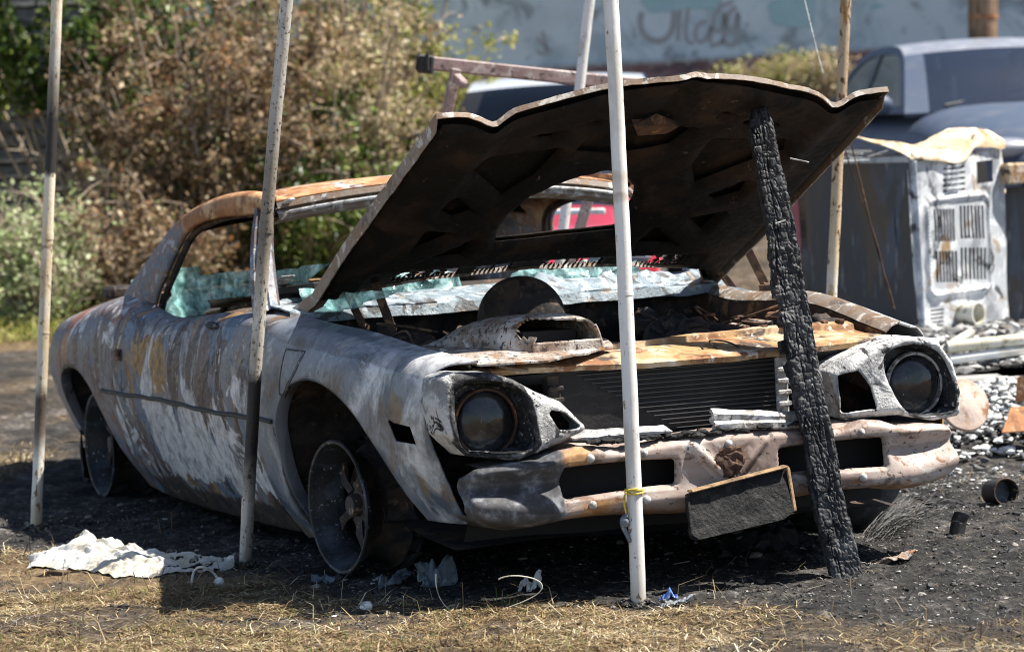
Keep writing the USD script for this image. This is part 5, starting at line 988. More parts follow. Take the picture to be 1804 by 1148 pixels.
for k, (u0, u1, dz) in enumerate(((-.28, .30, 0), (.31, .86, -.012), (.87, 1.7, .006), (1.71, 2.6, -.008))):
    fo.part('concrete_block', rough(box(K0+kx*(u0+u1)/2+ky*.1+A3([0, 0, (KT-K0[2])/2-.08+dz/2]), (u1-u0, .2, KT-K0[2]+.16+dz), (kx, ky, (0, 0, 1)), .012), .004, 20, k), 'concrete', smooth=30)
def mound(p):
    """The ash bed behind the foundation, as a height above the car plane."""
    u = (p-K0)@kx; w = (p-K0)@ky
    return KT+.02+.05*(meshkit.fbm(np.c_[u*3, w*3, 0*u], 4, 4)-.5)*2+.09*np.clip(w/1.4, 0, 1)-.10*np.clip(-u-.1, 0, .6)
uu, ww = np.meshgrid(np.linspace(-.5, 3.2, 90), np.linspace(.16, 4.2, 90), indexing='ij'); P = K0+uu[..., None]*kx+ww[..., None]*ky; P = P.reshape(-1, 3); P[:, 2] = mound(P)
ED = np.clip(np.minimum(np.minimum((uu-(-.5))/.3, (3.2-uu)/.5), (4.2-ww)/.5), 0, 1).ravel(); P[:, 2] = height(P[:, 0], P[:, 1])*(1-ED)+P[:, 2]*ED-.02*(1-ED)
one('ash_bed', (P, grid(P.reshape(90, 90, 3))[1]), 'ground_soil', 'heap of grey ash and cinders behind the concrete foundation', 'ash heap', kind='stuff', smooth=True, attrs={'burn': np.ones(len(P)), 'green': np.zeros(len(P))})
def on_bed(r, n):
    p = K0+kx*r.uniform(-.3, 2.3, n)[:, None]+ky*(.18+1.9*r.random(n)**1.3)[:, None]; p[:, 2] = mound(p)+.006; return p
one('ash_rubble', lumps(4200, on_bed, .006, .055, 5), 'ash_flake', 'ash-covered rubble strewn over the bed behind the foundation', 'rubble', kind='stuff', per=12)
one('cinders', lumps(900, on_bed, .01, .05, 6), 'char_crumb', 'black cinders strewn over the ash bed', 'cinders', kind='stuff', per=12)
# white rubble heap beside the bumper
RC = PZ(1760, 800); 
def heap_h(p): 
    u = (p-RC)@RH; w = (p-RC)@DH
    return height(p[:, 0], p[:, 1])+.22*np.exp(-((u-.12)/.34)**2-((w-.45)/.55)**2)+.04*np.exp(-((u+.05)/.3)**2-(w/.4)**2)
uu, ww = np.meshgrid(np.linspace(-.75, 1.1, 60), np.linspace(-.7, 1.7, 60), indexing='ij'); P = (RC+uu[..., None]*RH+ww[..., None]*DH).reshape(-1, 3); P[:, 2] = heap_h(P)-.006
one('rubble_core', (P, grid(P.reshape(60, 60, 3))[1]), 'ground_soil', 'dark ash core of the white rubble heap beside the bumper', 'ash heap', kind='stuff', smooth=True, attrs={'burn': np.ones(len(P)), 'green': np.zeros(len(P))})
def on_heap(r, n):
    p = RC+RH*(.08+.30*r.normal(size=n))[:, None]+DH*(.30+.30*r.normal(size=n))[:, None]; p[:, 2] = heap_h(p)+.004+.02*r.random(n); return p
one('white_rubble', lumps(5200, on_heap, .005, .030, 8, .55), 'gravel_white', 'heap of broken white stones beside the left end of the bumper', 'rubble', kind='stuff', per=12, patch=.45, sc=7)
def scatter(r, n):
    p = RC+RH*(-.35+.62*r.normal(size=n))[:, None]+DH*(-.35+.55*r.normal(size=n))[:, None]; p[:, 2] = height(p[:, 0], p[:, 1])+.003; return p
one('ash_chips', lumps(4500, scatter, .002, .013, 9, .4), 'ash_flake', 'grey ash chips scattered on the char right of the timber', 'ash', kind='stuff', per=12)
dc = T('rusted_disc', 'rust-pink steel disc standing on edge behind the left headlamp', 'disc', PD(1712, 745, 10.6)); c = PD(1700, 712, 10.6)
dc.part('plate', rough(lathe([(0, .012), (.03, .014), (.06, .006), (.098, .002), (.104, -.012), (.0, -.016)], c, unit(-DH+RH*.35+A3([0, 0, .35])), 40), .003, 14), 'rust_disc', smooth=40)
one('rust_plate', rough(shell(*panel(Polygon([(0, 0), (.42, .03), (.45, .16), (.05, .12)]), lambda p: PD(1765, 762, 10.9)+p[:, :1]*RH+p[:, 1:]*unit(DH*.7+A3([0, 0, .7])), .03), .006), .006, 12), 'rust_orange', 'rust-orange bent plate lying on the rubble at the right', 'plate', smooth=30)
one('rust_plate', rough(shell(*panel(Polygon([(0, 0), (.2, .0), (.2, .22), (.02, .16)]), lambda p: PD(1786, 735, 11.3)+p[:, :1]*RH+p[:, 1:]*A3([0, 0, 1]), .03), .006), .006, 12), 'rust_orange', 'rusty upright plate against the concrete foundation', 'plate', smooth=30)
for (q0, q1, r_, nm, lb, mt) in (((1668, 612), (1900, 590), .026, 'pale_pipe', 'long pale dirty pipe lying below the vented appliance', 'pipe_pale'), ((1672, 634), (1900, 606), .022, 'pale_pipe', 'lower of the pale pipes, bleached nearly white, on the ash bed', 'pale_panel'), ((1650, 625), (1712, 585), .02, 'pale_pipe', 'short stub of pale pipe slanting up towards the duct', 'pipe_pale'), ((1660, 660), (1760, 668), .014, 'rusty_bar', 'dark rusty bar lying on the ash behind the headlamp', 'rust_dark'), ((1672, 694), (1712, 700), .016, 'ash_stick', 'grey ash-covered stick beside the foundation', 'ash_urethane')):
    one(nm, tube([PD(*q0, 12.1), (PD(*q0, 12.1)+PD(*q1, 12.2))/2+A3([0, 0, .004]), PD(*q1, 12.2)], r_, 12), mt, lb, nm.split('_')[1], smooth=40)

# the dryer: its vented back and a dark side
DO = PD(1600, 590, 13.3); du = unit(RH*.74+DH*.67); dn = unit(RH*.67-DH*.74); dv = unit(-RH*.74*.0-A3([0, 0, -1.])); 
dr = T('clothes_dryer', 'burnt-out clothes dryer, white vented back towards us, buckled top', 'appliance', DO)
NB = np.cross(du, A3([0, 0, 1.])); NB = NB if NB@CD < 0 else -NB
def BK(px, off=0.): q = on(px, NB, NB@DO+off); return q
def bk2(l): return [(float((BK(q)-DO)@du), float((BK(q)-DO)[2])) for q in l]
def FB2(off=0.): return lambda p: DO+p[:, :1]*du+A3([0, 0, 1.])*p[:, 1:]+NB*off
back = Polygon(bk2([(1601, 284), (1640, 282), (1765, 262), (1770, 300), (1776, 560), (1700, 575), (1640, 586), (1618, 560), (1603, 400)]))
gr_ = []
for y0, y1, n, x0, x1 in ((368, 425, 7, 1645, 1677), (362, 420, 7, 1690, 1728), (442, 497, 7, 1648, 1682), (436, 492, 7, 1692, 1732)):
    for k in range(n):
        a = x0+(x1-x0)*k/(n-1); gr_.append(Polygon(bk2([(a-1.9, y0), (a+2.1, y0), (a+3.9, y1), (a, y1)])))
for k in range(5): gr_.append(Polygon(bk2([(1662, 296+10*k), (1700, 291+10*k), (1700, 295+10*k), (1662, 300+10*k)])))
for k in range(6): gr_.append(Polygon(bk2([(1640, 546+7*k), (1664, 543+7*k), (1664, 546+7*k), (1640, 549+7*k)])))
win = Polygon(bk2([(1720, 285), (1750, 281), (1750, 320), (1721, 324)]))
door_ = Polygon(bk2([(1630, 362), (1640, 352), (1730, 342), (1738, 350), (1744, 500), (1738, 508), (1645, 522), (1636, 512)]))
duct = BK((1695, 552)); dpos = ((duct-DO)@du, duct[2]-DO[2]); dh = Point(dpos).buffer(.050)
main = back.difference(shapely.union_all(gr_)).difference(win).difference(dh)
def Fmain(p):
    pts = shapely.points(p[:, 0], p[:, 1]); d = shapely.distance(door_.exterior, pts); ins = shapely.contains(door_, pts)
    off = .014*np.exp(-(d/.012)**2)+.006*ins+.010*(meshkit.fbm(np.c_[p*4, 0*p[:, :1]], 3, 4)-.5)*2
    return DO+p[:, :1]*du+A3([0, 0, 1.])*p[:, 1:]+NB*off[:, None]
bpth = dr.part('back_panel', panel(main, Fmain, .011, .004), 'dryer_ash', smooth=35)
dr.part('inside', panel(back.buffer(-.01), FB2(-.10), .1), 'void_black')
for q in gr_[28:33]:
    c = A3(q.exterior.coords).mean(0); dr.part('louvre', rough(box(DO+c[0]*du+A3([0, 0, c[1]+.006])+NB*.010, (.10, .004, .018), (du, unit(NB+A3([0, 0, -.8])), np.cross(du, unit(NB+A3([0, 0, -.8])))), 0), .001, 20), 'dryer_ash', parent=bpth)
dr.part('vent_duct', lathe([(.047, -.03), (.050, -.03), (.052, .09), (.056, .095), (.048, .095), (.045, -.03)], duct, unit(NB+RH*.1), 28), 'pipe_pale', smooth=40)
# side: goes back to the left
sd_ = unit(-NB); 
S0, S1 = BK((1601, 284)), BK((1618, 575))
rows = [[a+sd_*k*.66+A3([0, 0, .02*k]) for a in (S0, S0*.66+S1*.34, S0*.33+S1*.67, S1)] for k in np.linspace(0, 1, 14)]
dr.part('side_panel', rough(shell(*grid(A3(rows)), .004), .006, 5, 3), 'dryer_dark', smooth=30)
dr.part('top_edge', rough(bar(S0+A3([0, 0, .01]), S0+sd_*.64+A3([0, 0, .02]), .03, .03), .003, 12), 'dryer_ash')
dr.part('corner_edge', rough(bar(S0+NB*.004+du*.02, S1+NB*.004+du*.02, .045, .012), .004, 12), 'dryer_ash')
tp = [[BK(q)+sd_*o_ for q in row] for row, o_ in (([(1601, 282), (1650, 284), (1690, 284), (1712, 262), (1745, 262), (1766, 258)], -.02), ([(1590, 262), (1640, 262), (1690, 268), (1720, 240), (1745, 228), (1765, 236)], .04), ([(1572, 236), (1620, 246), (1670, 252), (1715, 236), (1740, 222), (1758, 230)], .25))]
tpc = A3(tp); k = np.linspace(0, 5, 40); tpc = CubicSpline(np.arange(6), tpc, axis=1)(k); tpc = CubicSpline(np.arange(3), tpc, axis=0)(np.linspace(0, 2, 16))
dr.part('buckled_top', rough(shell(*grid(tpc), .006), .012, 9, 4), 'dryer_top', smooth=40)
q0, q1, q2, q3 = S0+sd_*.05, S0+sd_*.62, S0+sd_*.62+du*.6, S0+sd_*.05+du*.6
dr.part('inner_top', rough(grid(A3([[q0*(1-a)*(1-b)+q1*a*(1-b)+q2*a*b+q3*(1-a)*b-A3([0, 0, .03]) for b in np.linspace(0, 1, 12)] for a in np.linspace(0, 1, 12)])), .02, 9), 'soot_metal', smooth=30)
# a second, darker appliance to its right and one to its left behind the post
def appliance(name, label, o, ax, ay, size, matn, seed):
    th = T(name, label, 'appliance', o); u_, w_ = unit(ax), unit(ay); sx_, sy_, sz_ = size; up = A3([0, 0, 1.])
    th.part('front_panel', rough(shell(*grid(A3([[o+u_*a*sx_+up*b*sz_ for a in np.linspace(0, 1, 12)] for b in np.linspace(0, 1, 12)])), .006), .012, 4, seed), matn, smooth=30)
    th.part('side_panel', rough(shell(*grid(A3([[o+w_*a*sy_+up*b*sz_ for a in np.linspace(0, 1, 12)] for b in np.linspace(0, 1, 12)])), .006), .012, 4, seed+1), matn, smooth=30)
    th.part('far_panel', rough(shell(*grid(A3([[o+u_*sx_+w_*a*sy_+up*b*sz_ for a in np.linspace(0, 1, 8)] for b in np.linspace(0, 1, 8)])), .006), .012, 4, seed+2), matn, smooth=30)
    tpth = th.part('top', rough(shell(*grid(A3([[o+u_*a*sx_+w_*b*sy_+up*(sz_-.02) for a in np.linspace(0, 1, 12)] for b in np.linspace(0, 1, 12)])), .006), .025, 5, seed+3), 'dryer_top' if seed == 4 else 'soot_metal', smooth=30)
    return th
o = PD(1779, 565, 13.9); o2 = appliance('burnt_cabinet', 'dark burnt cabinet at the right edge beside the vented appliance', o, RH, DH, (.6, .6, PD(1779, 330, 13.9)[2]-o[2]), 'dryer_dark', 4)
o2.part('rusty_box', rough(box(PD(1793, 305, 13.8), (.12, .2, .10), bev=.01), .006, 8), 'rust_yellow')
o = PD(1418, 560, 14.4); appliance('burnt_cabinet', 'charred cabinet partly hidden behind the timber and the hood corner', o, unit(RH+DH*.15), DH, (.36, .5, PD(1418, 320, 14.4)[2]-o[2]), 'dryer_dark', 11)
# heap of ash and slats on top, left of the warped lid
tm = []
for k in range(26):
    p = BK((1545, 262))+sd_*rng.uniform(.2, .6)+du*rng.uniform(-.05, .45)+A3([0, 0, rng.uniform(-.06, .03)]); a_ = unit(RH+DH*rng.normal()*.5+A3([0, 0, rng.normal()*.15])); tm.append(bar(p-a_*.1, p+a_*.1, .018, .006, .002))
one('ash_slats', cat(*tm), 'ash_flake', 'grey ash flakes and burnt slats piled on the dryer top', 'ash', kind='stuff', per=24)
# loose wires hanging in front of the dryer
for (l, lb) in (([(1489, 255), (1510, 330), (1545, 430), (1560, 500), (1574, 540)], 'thin dark wire sagging in front of the dryer, left strand'), ([(1500, 255), (1528, 370), (1545, 440), (1562, 495), (1576, 545)], 'thin dark wire sagging in front of the dryer, right strand')):
    one('loose_wire', tube([PD(*q, 11.6) for q in l], .0032, 6, spline=40), 'rust_dark', lb, 'wire', smooth=True)
one('overhead_wire', tube([PD(1415, -10, 11.5), PD(1432, 60, 11.4), PD(1450, 130, 11.3)], .002, 6, spline=16), 'alloy_grey', 'thin pale wire hanging down behind the raised hood', 'wire', smooth=True)

# ------------------------------------------------------------------ pinkish frame behind the car
DF = 12.0
fm = T('tube_rack', 'pinkish burnt square-tube frame with a socket end standing behind the car', 'rack', PZ(1035, 520))
a, b = PD(744, 110, DF), PD(1200, 158, DF+.35)
bp = fm.part('beam', rough(bar(a, b, .052, .056, .006), .002, 12), 'frame_pink')
fm.part('socket_end', cat(bar(PD(735, 112, DF-.01), PD(764, 115, DF-.01), .074, .078, .008), bar(PD(752, 108, DF-.05), PD(756, 108, DF-.05), .078, .082, .003)), 'trim_black', parent=bp)
fm.part('socket_mouth', bar(PD(733.5, 111.5, DF-.02), PD(738, 112, DF-.02), .056, .056, .002), 'void_black', parent=bp)
fm.part('stub', cat(bar(PD(803, 136, DF-.03), PD(818, 150, DF-.08), .035), tube([PD(812, 146, DF-.08), PD(823, 151, DF-.10)], .012, 12)), 'frame_pink', parent=bp)
for k, (p, q) in enumerate((((803, 122), (785, 215)), ((1094, 150), (1014, 430)))):
    A_, B_ = PD(*p, DF+.02+.2*k), PD(*q, DF+.02+.2*k); t = unit(B_-A_); Lg = (A_[2]-.05)/-t[2]
    fm.part('leg', rough(bar(A_, A_+t*Lg, .042, .042, .004), .002, 10), 'frame_pink')

# ------------------------------------------------------------------ other cars
def sedan(name, label, P0, head, paint, roofm, dims=(4.6, 1.78, 1.44), glassm='pane_dark', plate=None):
    """A plain saloon: P0 is the ground below the middle of its front axle; head: heading angle in the car frame."""
    L_, Wd_, H_ = dims; th = T(name, label, 'car', P0); ch, shh = math.cos(head), math.sin(head); X_ = A3([ch, shh, 0]); Y_ = A3([-shh, ch, 0])
    kz = H_/1.44; H_ = 1.44
    def G(p): p = np.asarray(p, float); return P0+p[..., :1]*X_+p[..., 1:2]*Y_+p[..., 2:]*A3([0, 0, kz])
    def P(mesh): v, f = vf(mesh); return G(v), f
    hw = Wd_/2
    st = [(.92, .55, .30, .62), (.86, .74, .22, .70), (.60, .86, .18, .80), (.0, .98, .18, .89), (-.55, 1., .18, .96), (-1.2, 1., .17, .97), (-2.2, 1., .17, .98), (-2.9, .98, .18, 1.02), (-3.35, .90, .24, 1.03), (-3.6, .74, .34, .98), (-3.68, .6, .42, .86)]
    xs = A3([s[0] for s in st])[::-1]; fi = PchipInterpolator(xs, A3([s[1:] for s in st])[::-1]); rows = []
    for x_ in np.linspace(-3.68, .92, 70):
        w_, zb, zt = fi(x_); w_ *= hw; row = []
        for a in np.linspace(-1, 1, 41):
            an = a*math.pi/2; sy_ = np.sign(math.sin(an))*abs(math.sin(an))**.55; y_ = sy_*w_; zz = zb+(zt-zb)*(abs(math.cos(an))**.34)
            zz += .012*math.cos(an); row.append((x_, y_, zz))
        rows.append(row)
    R_ = A3(rows)
    # wheel arches: lift the lower edge
    for wx in (0, -2.7):
        d = np.abs(R_[..., 0]-wx); zc = .31+np.sqrt(np.maximum(0, .36**2-d**2)); m_ = (d < .36) & (np.abs(R_[..., 1]) > hw*.8) & (R_[..., 2] < zc); R_[..., 2] = np.where(m_, zc, R_[..., 2])
    bp = th.part('body', P(grid(R_)), paint, smooth=50)
    # greenhouse: stations of (x, half width, z) along three levels
    def gh(x_, z_):   # half width of the cabin at height z
        k = (z_-.95)/(H_-.95); return hw*(.93-.24*k)
    prof = [(-.62, .93), (-.80, 1.05), (-1.06, 1.22), (-1.30, 1.355), (-1.55, 1.42), (-1.95, H_), (-2.35, 1.43), (-2.65, 1.37), (-2.95, 1.22), (-3.18, 1.06), (-3.28, .98)]
    tq = np.linspace(0, 1, 60); pp = A3(prof); cs = np.r_[0, np.cumsum(np.linalg.norm(np.diff(pp, axis=0), axis=1))]; cs /= cs[-1]; pr = CubicSpline(cs, pp)(tq)
    rows = [[(x_+.10*(1-(b*b))*(1 if x_ > -1.95 else -1)*np.clip(abs(x_+1.95)/.9, 0, 1), b*gh(x_, z_), z_+.03*(1-b*b)*np.clip((z_-1.1)/.3, 0, 1)) for b in np.linspace(-1, 1, 21)] for x_, z_ in pr]
    R2 = A3(rows)
    roof_rows = (pr[:, 1] > 1.34); idx = np.where(roof_rows)[0]
    th.part('roof', P(shell(*grid(R2[idx[0]:idx[-1]+1]), .02)), roofm, smooth=50)
    ws = R2[:idx[0]+1]; rw = R2[idx[-1]:]
    th.part('windshield', P(grid(ws[:, 2:-2])), glassm, smooth=True); th.part('rear_window', P(grid(rw[:, 2:-2])), glassm, smooth=True)
    for a_, nm in ((ws[:, :3], 'windshield_pillar'), (ws[:, -3:], 'windshield_pillar'), (rw[:, :3], 'rear_pillar'), (rw[:, -3:], 'rear_pillar')): th.part(nm, P(shell(*grid(a_), .03)), paint, smooth=40)
    for sd in (-1, 1):
        ed = R2[:, 0 if sd < 0 else -1]; 
        win_ = Polygon([(x_, z_) for x_, z_ in zip(ed[:, 0], ed[:, 2])]); inn_ = win_.buffer(-.055)
        Fs = lambda p, sd=sd, o_=0.: np.c_[p[:, 0], sd*(gh(0, p[:, 1])+o_), p[:, 1]]
        th.part('side_frame', P(panel(win_.difference(inn_), Fs, .05, .02)), paint, smooth=30)
        mid = shapely.box(-2.10, .5, -2.00, 2)
        for w2 in inn_.difference(mid).geoms: th.part('side_window', P(panel(w2, lambda p: Fs(p, sd, -.01), .08)), glassm, smooth=True)
        th.part('window_post', P(panel(inn_.intersection(mid), Fs, .05, .02)), 'car_black')
        th.part('wing_mirror', P(blob((-.75, sd*(hw+.10), 1.0), (.07, .11, .075), 2, .05)), paint, smooth=True)
        th.part('headlamp', P(blob((.80, sd*hw*.62, .66), (.12, .2, .07), 2, .03)), 'roof_dusty', smooth=True)
        for wx in (0, -2.7):
            c = G(A3([wx, sd*(hw-.10), .31])); ww_ = th.part('wheel', lathe([(.20, .09), (.26, .10), (.30, .09), (.31, .05), (.31, -.08), (.2, -.1)], c, Y_*sd, 32), 'rubber', smooth=40)
            th.part('hubcap', lathe([(0, .075), (.08, .08), (.18, .07), (.205, .085)], c, Y_*sd, 28), 'alloy_grey', parent=ww_, smooth=40)
    th.part('cabin_floor', P(box((-1.9, 0, .75), (2.4, hw*1.6, .3), bev=.05)), 'void_black')
    for sy_ in (-.38, .38):
        th.part('seat', P(cat(box((-1.75, sy_, 1.0), (.16, .46, .5), bev=.06), box((-1.78, sy_, 1.3), (.10, .24, .16), bev=.04))), 'roof_dusty', smooth=30)
    th.part('dashboard', P(box((-.85, 0, .95), (.35, hw*1.6, .12), bev=.04)), 'car_black', smooth=30)
    for q0, q1 in (((-.62, -.55, .975), (-.78, .05, 1.06)), ((-.60, .05, .975), (-.76, .62, 1.05))): th.part('wiper', P(tube([q0, q1], .010, 6)), 'car_black')
    th.part('steering_wheel', P(lathe([(.17, 0), (.18, .012), (.19, 0), (.18, -.012), (.17, 0)], (-1.15, .38, 1.02), (.85, 0, .5), 28)), 'car_black', smooth=True)
    return th, G
P0 = PD(1600, 195, 19.2); hd = -.30
P0 = P0+RH*.26
off = A3([math.cos(hd)*.62+math.sin(hd)*-(-.80), math.sin(hd)*.62+math.cos(hd)*.80, 0])
P0 = P0+off; P0[2] = P0[2]-.945
sedan('parked_sedan', 'dark blue-grey saloon with dusty roof parked behind the burnt dryer', P0, hd, 'car_navy', 'roof_dusty')
P0 = PD(1005, 140, 21.) ; P0 = P0+A3([1.9, .0, 0])-RH*.92; P0[2] -= 1.42
sedan('silver_car', 'silver car with dark glass mostly hidden behind the raised hood', P0, -.45, 'car_black', 'car_silver', glassm='pane_black')
P0 = PD(935, 370, 16.0); P0[2] -= .84
rc, RG = sedan('red_car', 'red car glimpsed through the opening in the hood and the burned cabin', P0, -.455, 'car_red', 'car_red', (4.4, 1.5, 1.26))
q0, q1 = PD(985, 372, 14.6), PD(1066, 372, 14.6)
one('white_plank', rough(bar(q0-RH*.15, q1, .075, .03, .006), .002, 8), 'pale_panel', 'pale painted plank seen through the hood opening in front of red paint', 'plank')

# ------------------------------------------------------------------ wall, utility pole, shed
DW = 32.
wl = T('graffiti_wall', 'long grey-blue painted wall with faded scrawled graffiti, brick footing', 'wall', PD(1100, 140, DW))
w0, w1 = PD(300, 135, DW+1.0), PD(2300, 138, DW-1.4); wx_ = unit((w1-w0)*A3([1, 1, 0])); wn = unit(np.cross(A3([0, 0, 1.]), wx_)); wn = wn if wn@CD < 0 else -wn; WL = np.linalg.norm((w1-w0)[:2])
zb = PD(1200, 142, DW)[2]; ze = PD(1200, 110, DW)[2]
wc = (w0+w1)/2
UPW = unit(TILT.T@A3([0, 0, 1.])); 
def slab(z0, z1, off, th_): c = wc.copy(); c[2] = (z0+z1)/2; return box(c+wn*off, (WL*1.1, th_, z1-z0), (wx_, wn, np.cross(wx_, wn)))
wl.part('wall_face', slab(ze, ze+2.6, 0, .2), 'wall_paint')
wl.part('brick_footing', slab(zb-.9, ze-.003, .03, .26), 'brick_base')
wl.part('ledge', slab(ze-.004, ze+.035, .05, .2), 'concrete')
def WP(x_, y_): return on((x_, y_), wn, wn@(wc+wn*.103))
strokes = [([(1132, 22), (1128, 44), (1140, 66), (1166, 72), (1184, 52), (1186, 12)], .07), ([(1198, 18), (1194, 72)], .055), ([(1214, 10), (1208, 62), (1222, 76)], .05), ([(1246, 40), (1228, 48), (1226, 68), (1240, 72), (1252, 50), (1250, 76)], .05), ([(1270, 20), (1258, 30), (1258, 52), (1272, 48), (1276, 24), (1276, 62), (1266, 78), (1252, 84)], .05), ([(1298, 16), (1284, 26), (1282, 50), (1294, 50), (1300, 24), (1300, 60), (1290, 80), (1270, 70)], .055), ([(1140, 8), (1176, 4), (1230, 12), (1290, 4)], .045), ([(955, 56), (962, 92), (945, 90)], .04), ([(945, 66), (972, 94)], .035)]
for l, w_ in strokes:
    c = CubicSpline(np.arange(len(l)), A3([WP(*q) for q in l]))(np.linspace(0, len(l)-1, 40)); wl.part('graffiti_stroke', ribbon(c, w_, wn, .003), 'graffiti_paint')
for l in ([(1138, 2), (1170, -8), (1262, -8), (1256, 8), (1220, 5), (1190, 10), (1150, 14)], [(1362, 12), (1392, 2), (1428, 6), (1424, 40), (1392, 38), (1366, 34)]):
    pg = Polygon([((WP(*q)-wc)@wx_, WP(*q)[2]) for q in l]).buffer(.06); wl.part('graffiti_patch', panel(pg, lambda p: wc*A3([1, 1, 0])+wn*.1045+p[:, :1]*wx_+p[:, 1:]*A3([0, 0, 1.]), .3, .002), 'graffiti_teal')
up = T('utility_pole', 'weathered brown wooden utility pole standing behind the dark saloon', 'utility pole', PD(1730, 150, 26.))
c = PD(1730, 150, 26.); tz = UPW; up.part('shaft', rough(tube([c-tz*1.5, c, c+tz*2, c+tz*6], [.14, .135, .132, .12], 24), .006, 9), 'pole_wood', smooth=50)
up.part('metal_band', lathe([(.136, -.02), (.139, -.02), (.139, .02), (.136, .02)], c+tz*.62, tz, 24), 'rust_orange')
# shed wall of dark boards at the left
sd0, sd1 = PD(-1500, 360, 22.6), PD(330, 360, 23.2); sxx = unit((sd1-sd0)*A3([1, 1, 0])); szn = unit(np.cross(A3([0, 0, 1.]), sxx)); szn = szn if szn@CD < 0 else -szn; SLn = np.linalg.norm((sd1-sd0)[:2])
shd = T('board_shed', 'dark weathered shed wall of horizontal boards behind the shrubs', 'shed', (sd0+sd1)/2-A3([0, 0, .4]))
g0 = PD(30, 470, 23.)[2]
for k in range(30):
    zz = g0-.1+k*.125; c = (sd0+sd1)/2; c = c*A3([1, 1, 0])+A3([0, 0, zz])
    shd.part('board', rough(box(c+szn*rng.uniform(-.006, .006), (SLn, .022, .112), (sxx, unit(szn+A3([0, 0, .22])), np.cross(sxx, unit(szn+A3([0, 0, .22])))), .003), .004, 3, k), 'shed_board')
c = (sd0+sd1)/2; c = c*A3([1, 1, 0])+A3([0, 0, g0+1.6]); shd.part('backing', box(c-szn*.08, (SLn, .05, 3.9), (sxx, szn, (0, 0, 1))), 'void_black')
# ------------------------------------------------------------------ shrubs and weeds
def shrub(name, label, cat_, base, R, Hh, n, leafm, ls, seed, twigs=60, lean=(0, 0), group=None, dens=1.0, bottom=.0, zmin=-9.):
    """Stems that fork from the ground; leaves in clumps round their outer parts."""
    r = np.random.default_rng(seed); base = A3(base, float); th = T(name, label, cat_, base, group); st = []; clump = []
    for k in range(twigs):
        an = r.uniform(0, 2*math.pi); rad = R*r.random()**.6; tip = base+RH*(math.cos(an)*rad+lean[0])+DH*(math.sin(an)*rad*.8+lean[1])+A3([0, 0, Hh*r.uniform(.35, 1.)*(1-.35*(rad/R)**2)])
        b0 = base+RH*math.cos(an)*rad*.18+DH*math.sin(an)*rad*.18-A3([0, 0, .05]); mid = b0*.5+tip*.5+A3([r.normal()*.1, r.normal()*.1, .12*Hh*r.random()])
        pts = CubicSpline([0, .5, 1], A3([b0, mid, tip]))(np.linspace(0, 1, 9)); st.append(tube(pts, np.linspace(.018, .005, 9), 5, cap=False))
        for u in np.linspace(bottom+.12, 1., 7):
            c = CubicSpline([0, .5, 1], A3([b0, mid, tip]))(u); clump.append(np.r_[c, .10+.16*r.random()])
            if r.random() < .5: q = c+A3([r.normal(), r.normal(), r.random()*.8])*.16; st.append(tube(A3([c, (c+q)/2+A3([0, 0, .02]), q]), [.006, .004, .002], 4, cap=False)); clump.append(np.r_[q, .06+.10*r.random()])
    n = int(n*.66); ls *= 1.12; clump = A3(clump); clump = clump[clump[:, 2] > base[2]+zmin]; clump[:, 3] *= .72; w = clump[:, 3]**2*np.exp(r.normal(size=len(clump))*.95); pick = r.choice(len(clump), n, p=w/w.sum())
    d = unit_rows(r.normal(size=(n, 3))); C = clump[pick, :3]+d*(clump[pick, 3]*r.random(n)**.45)[:, None]*A3([1.15, 1.15, 1.])
    nr = unit_rows(r.normal(size=(n, 3))+A3([0, 0, .5])); a = unit_rows(np.cross(nr, r.normal(size=(n, 3)))); b = np.cross(nr, a); s = ls*(.45+.9*r.random(n))
    V = np.stack([C-a*(s*.5)[:, None], C+b*(s*.30)[:, None]+nr*(s*.08)[:, None], C+a*(s*.5)[:, None], C-b*(s*.30)[:, None]+nr*(s*.08)[:, None]], 1).reshape(-1, 3)
    F = np.array([[0, 1, 2], [0, 2, 3]])[None]+(np.arange(n)*4)[:, None, None]
    th.part('trunk', cat(*st), 'twig', smooth=True); th.part('crown', (V, F.reshape(-1, 3)), leafm, kind='stuff', attrs={'tone': tone(V, 4, .6, 2.2, seed)})
    return th
def gb(px, py, D): p = PD(px, py, D); p[2] = height(p[0], p[1]); return p
G2 = None
shrub('dry_shrub', 'tall dry brown shrub with reddish sprigs, the widest of the thicket', 'shrub', gb(372, 500, 19.5), .98, 2.75, 26000, 'leaf_brown', .050, 1, 80)
shrub('dry_shrub', 'tan feathery dry shrub between the brown shrub and the yellow-green one', 'shrub', gb(590, 480, 20.2), .95, 2.9, 24000, 'leaf_tan', .048, 2, 80)
shrub('green_shrub', 'dark green leafy shrub rising behind the leftmost post', 'shrub', gb(175, 480, 21.0), 1.1, 3.0, 15000, 'leaf_green', .06, 3, 26, bottom=.4, lean=(-.3, 0), zmin=1.25)
shrub('green_shrub', 'yellow-green bush next to the painted wall', 'shrub', gb(735, 480, 21.5), .70, 2.5, 20000, 'leaf_yellow', .05, 4, 60)
shrub('green_shrub', 'deep green undergrowth low down inside the dry thicket', 'shrub', gb(540, 500, 19.8), 1.25, 1.5, 17000, 'leaf_green', .05, 5, 60)
shrub('green_shrub', 'dark green shrub filling in high behind the dry brown one', 'shrub', gb(420, 480, 22.0), 1.5, 3.1, 24000, 'leaf_green', .06, 6, 90)
shrub('pale_bush', 'pale green weedy bush in sunlight at the foot of the shed', 'bush', gb(70, 530, 18.2), .40, .98, 11000, 'leaf_pale', .036, 7, 60)
shrub('dry_shrub', 'low brown dead brush at the foot of the thicket near the rear window', 'shrub', gb(260, 520, 18.4), .7, .9, 8000, 'leaf_brown', .045, 9, 50)
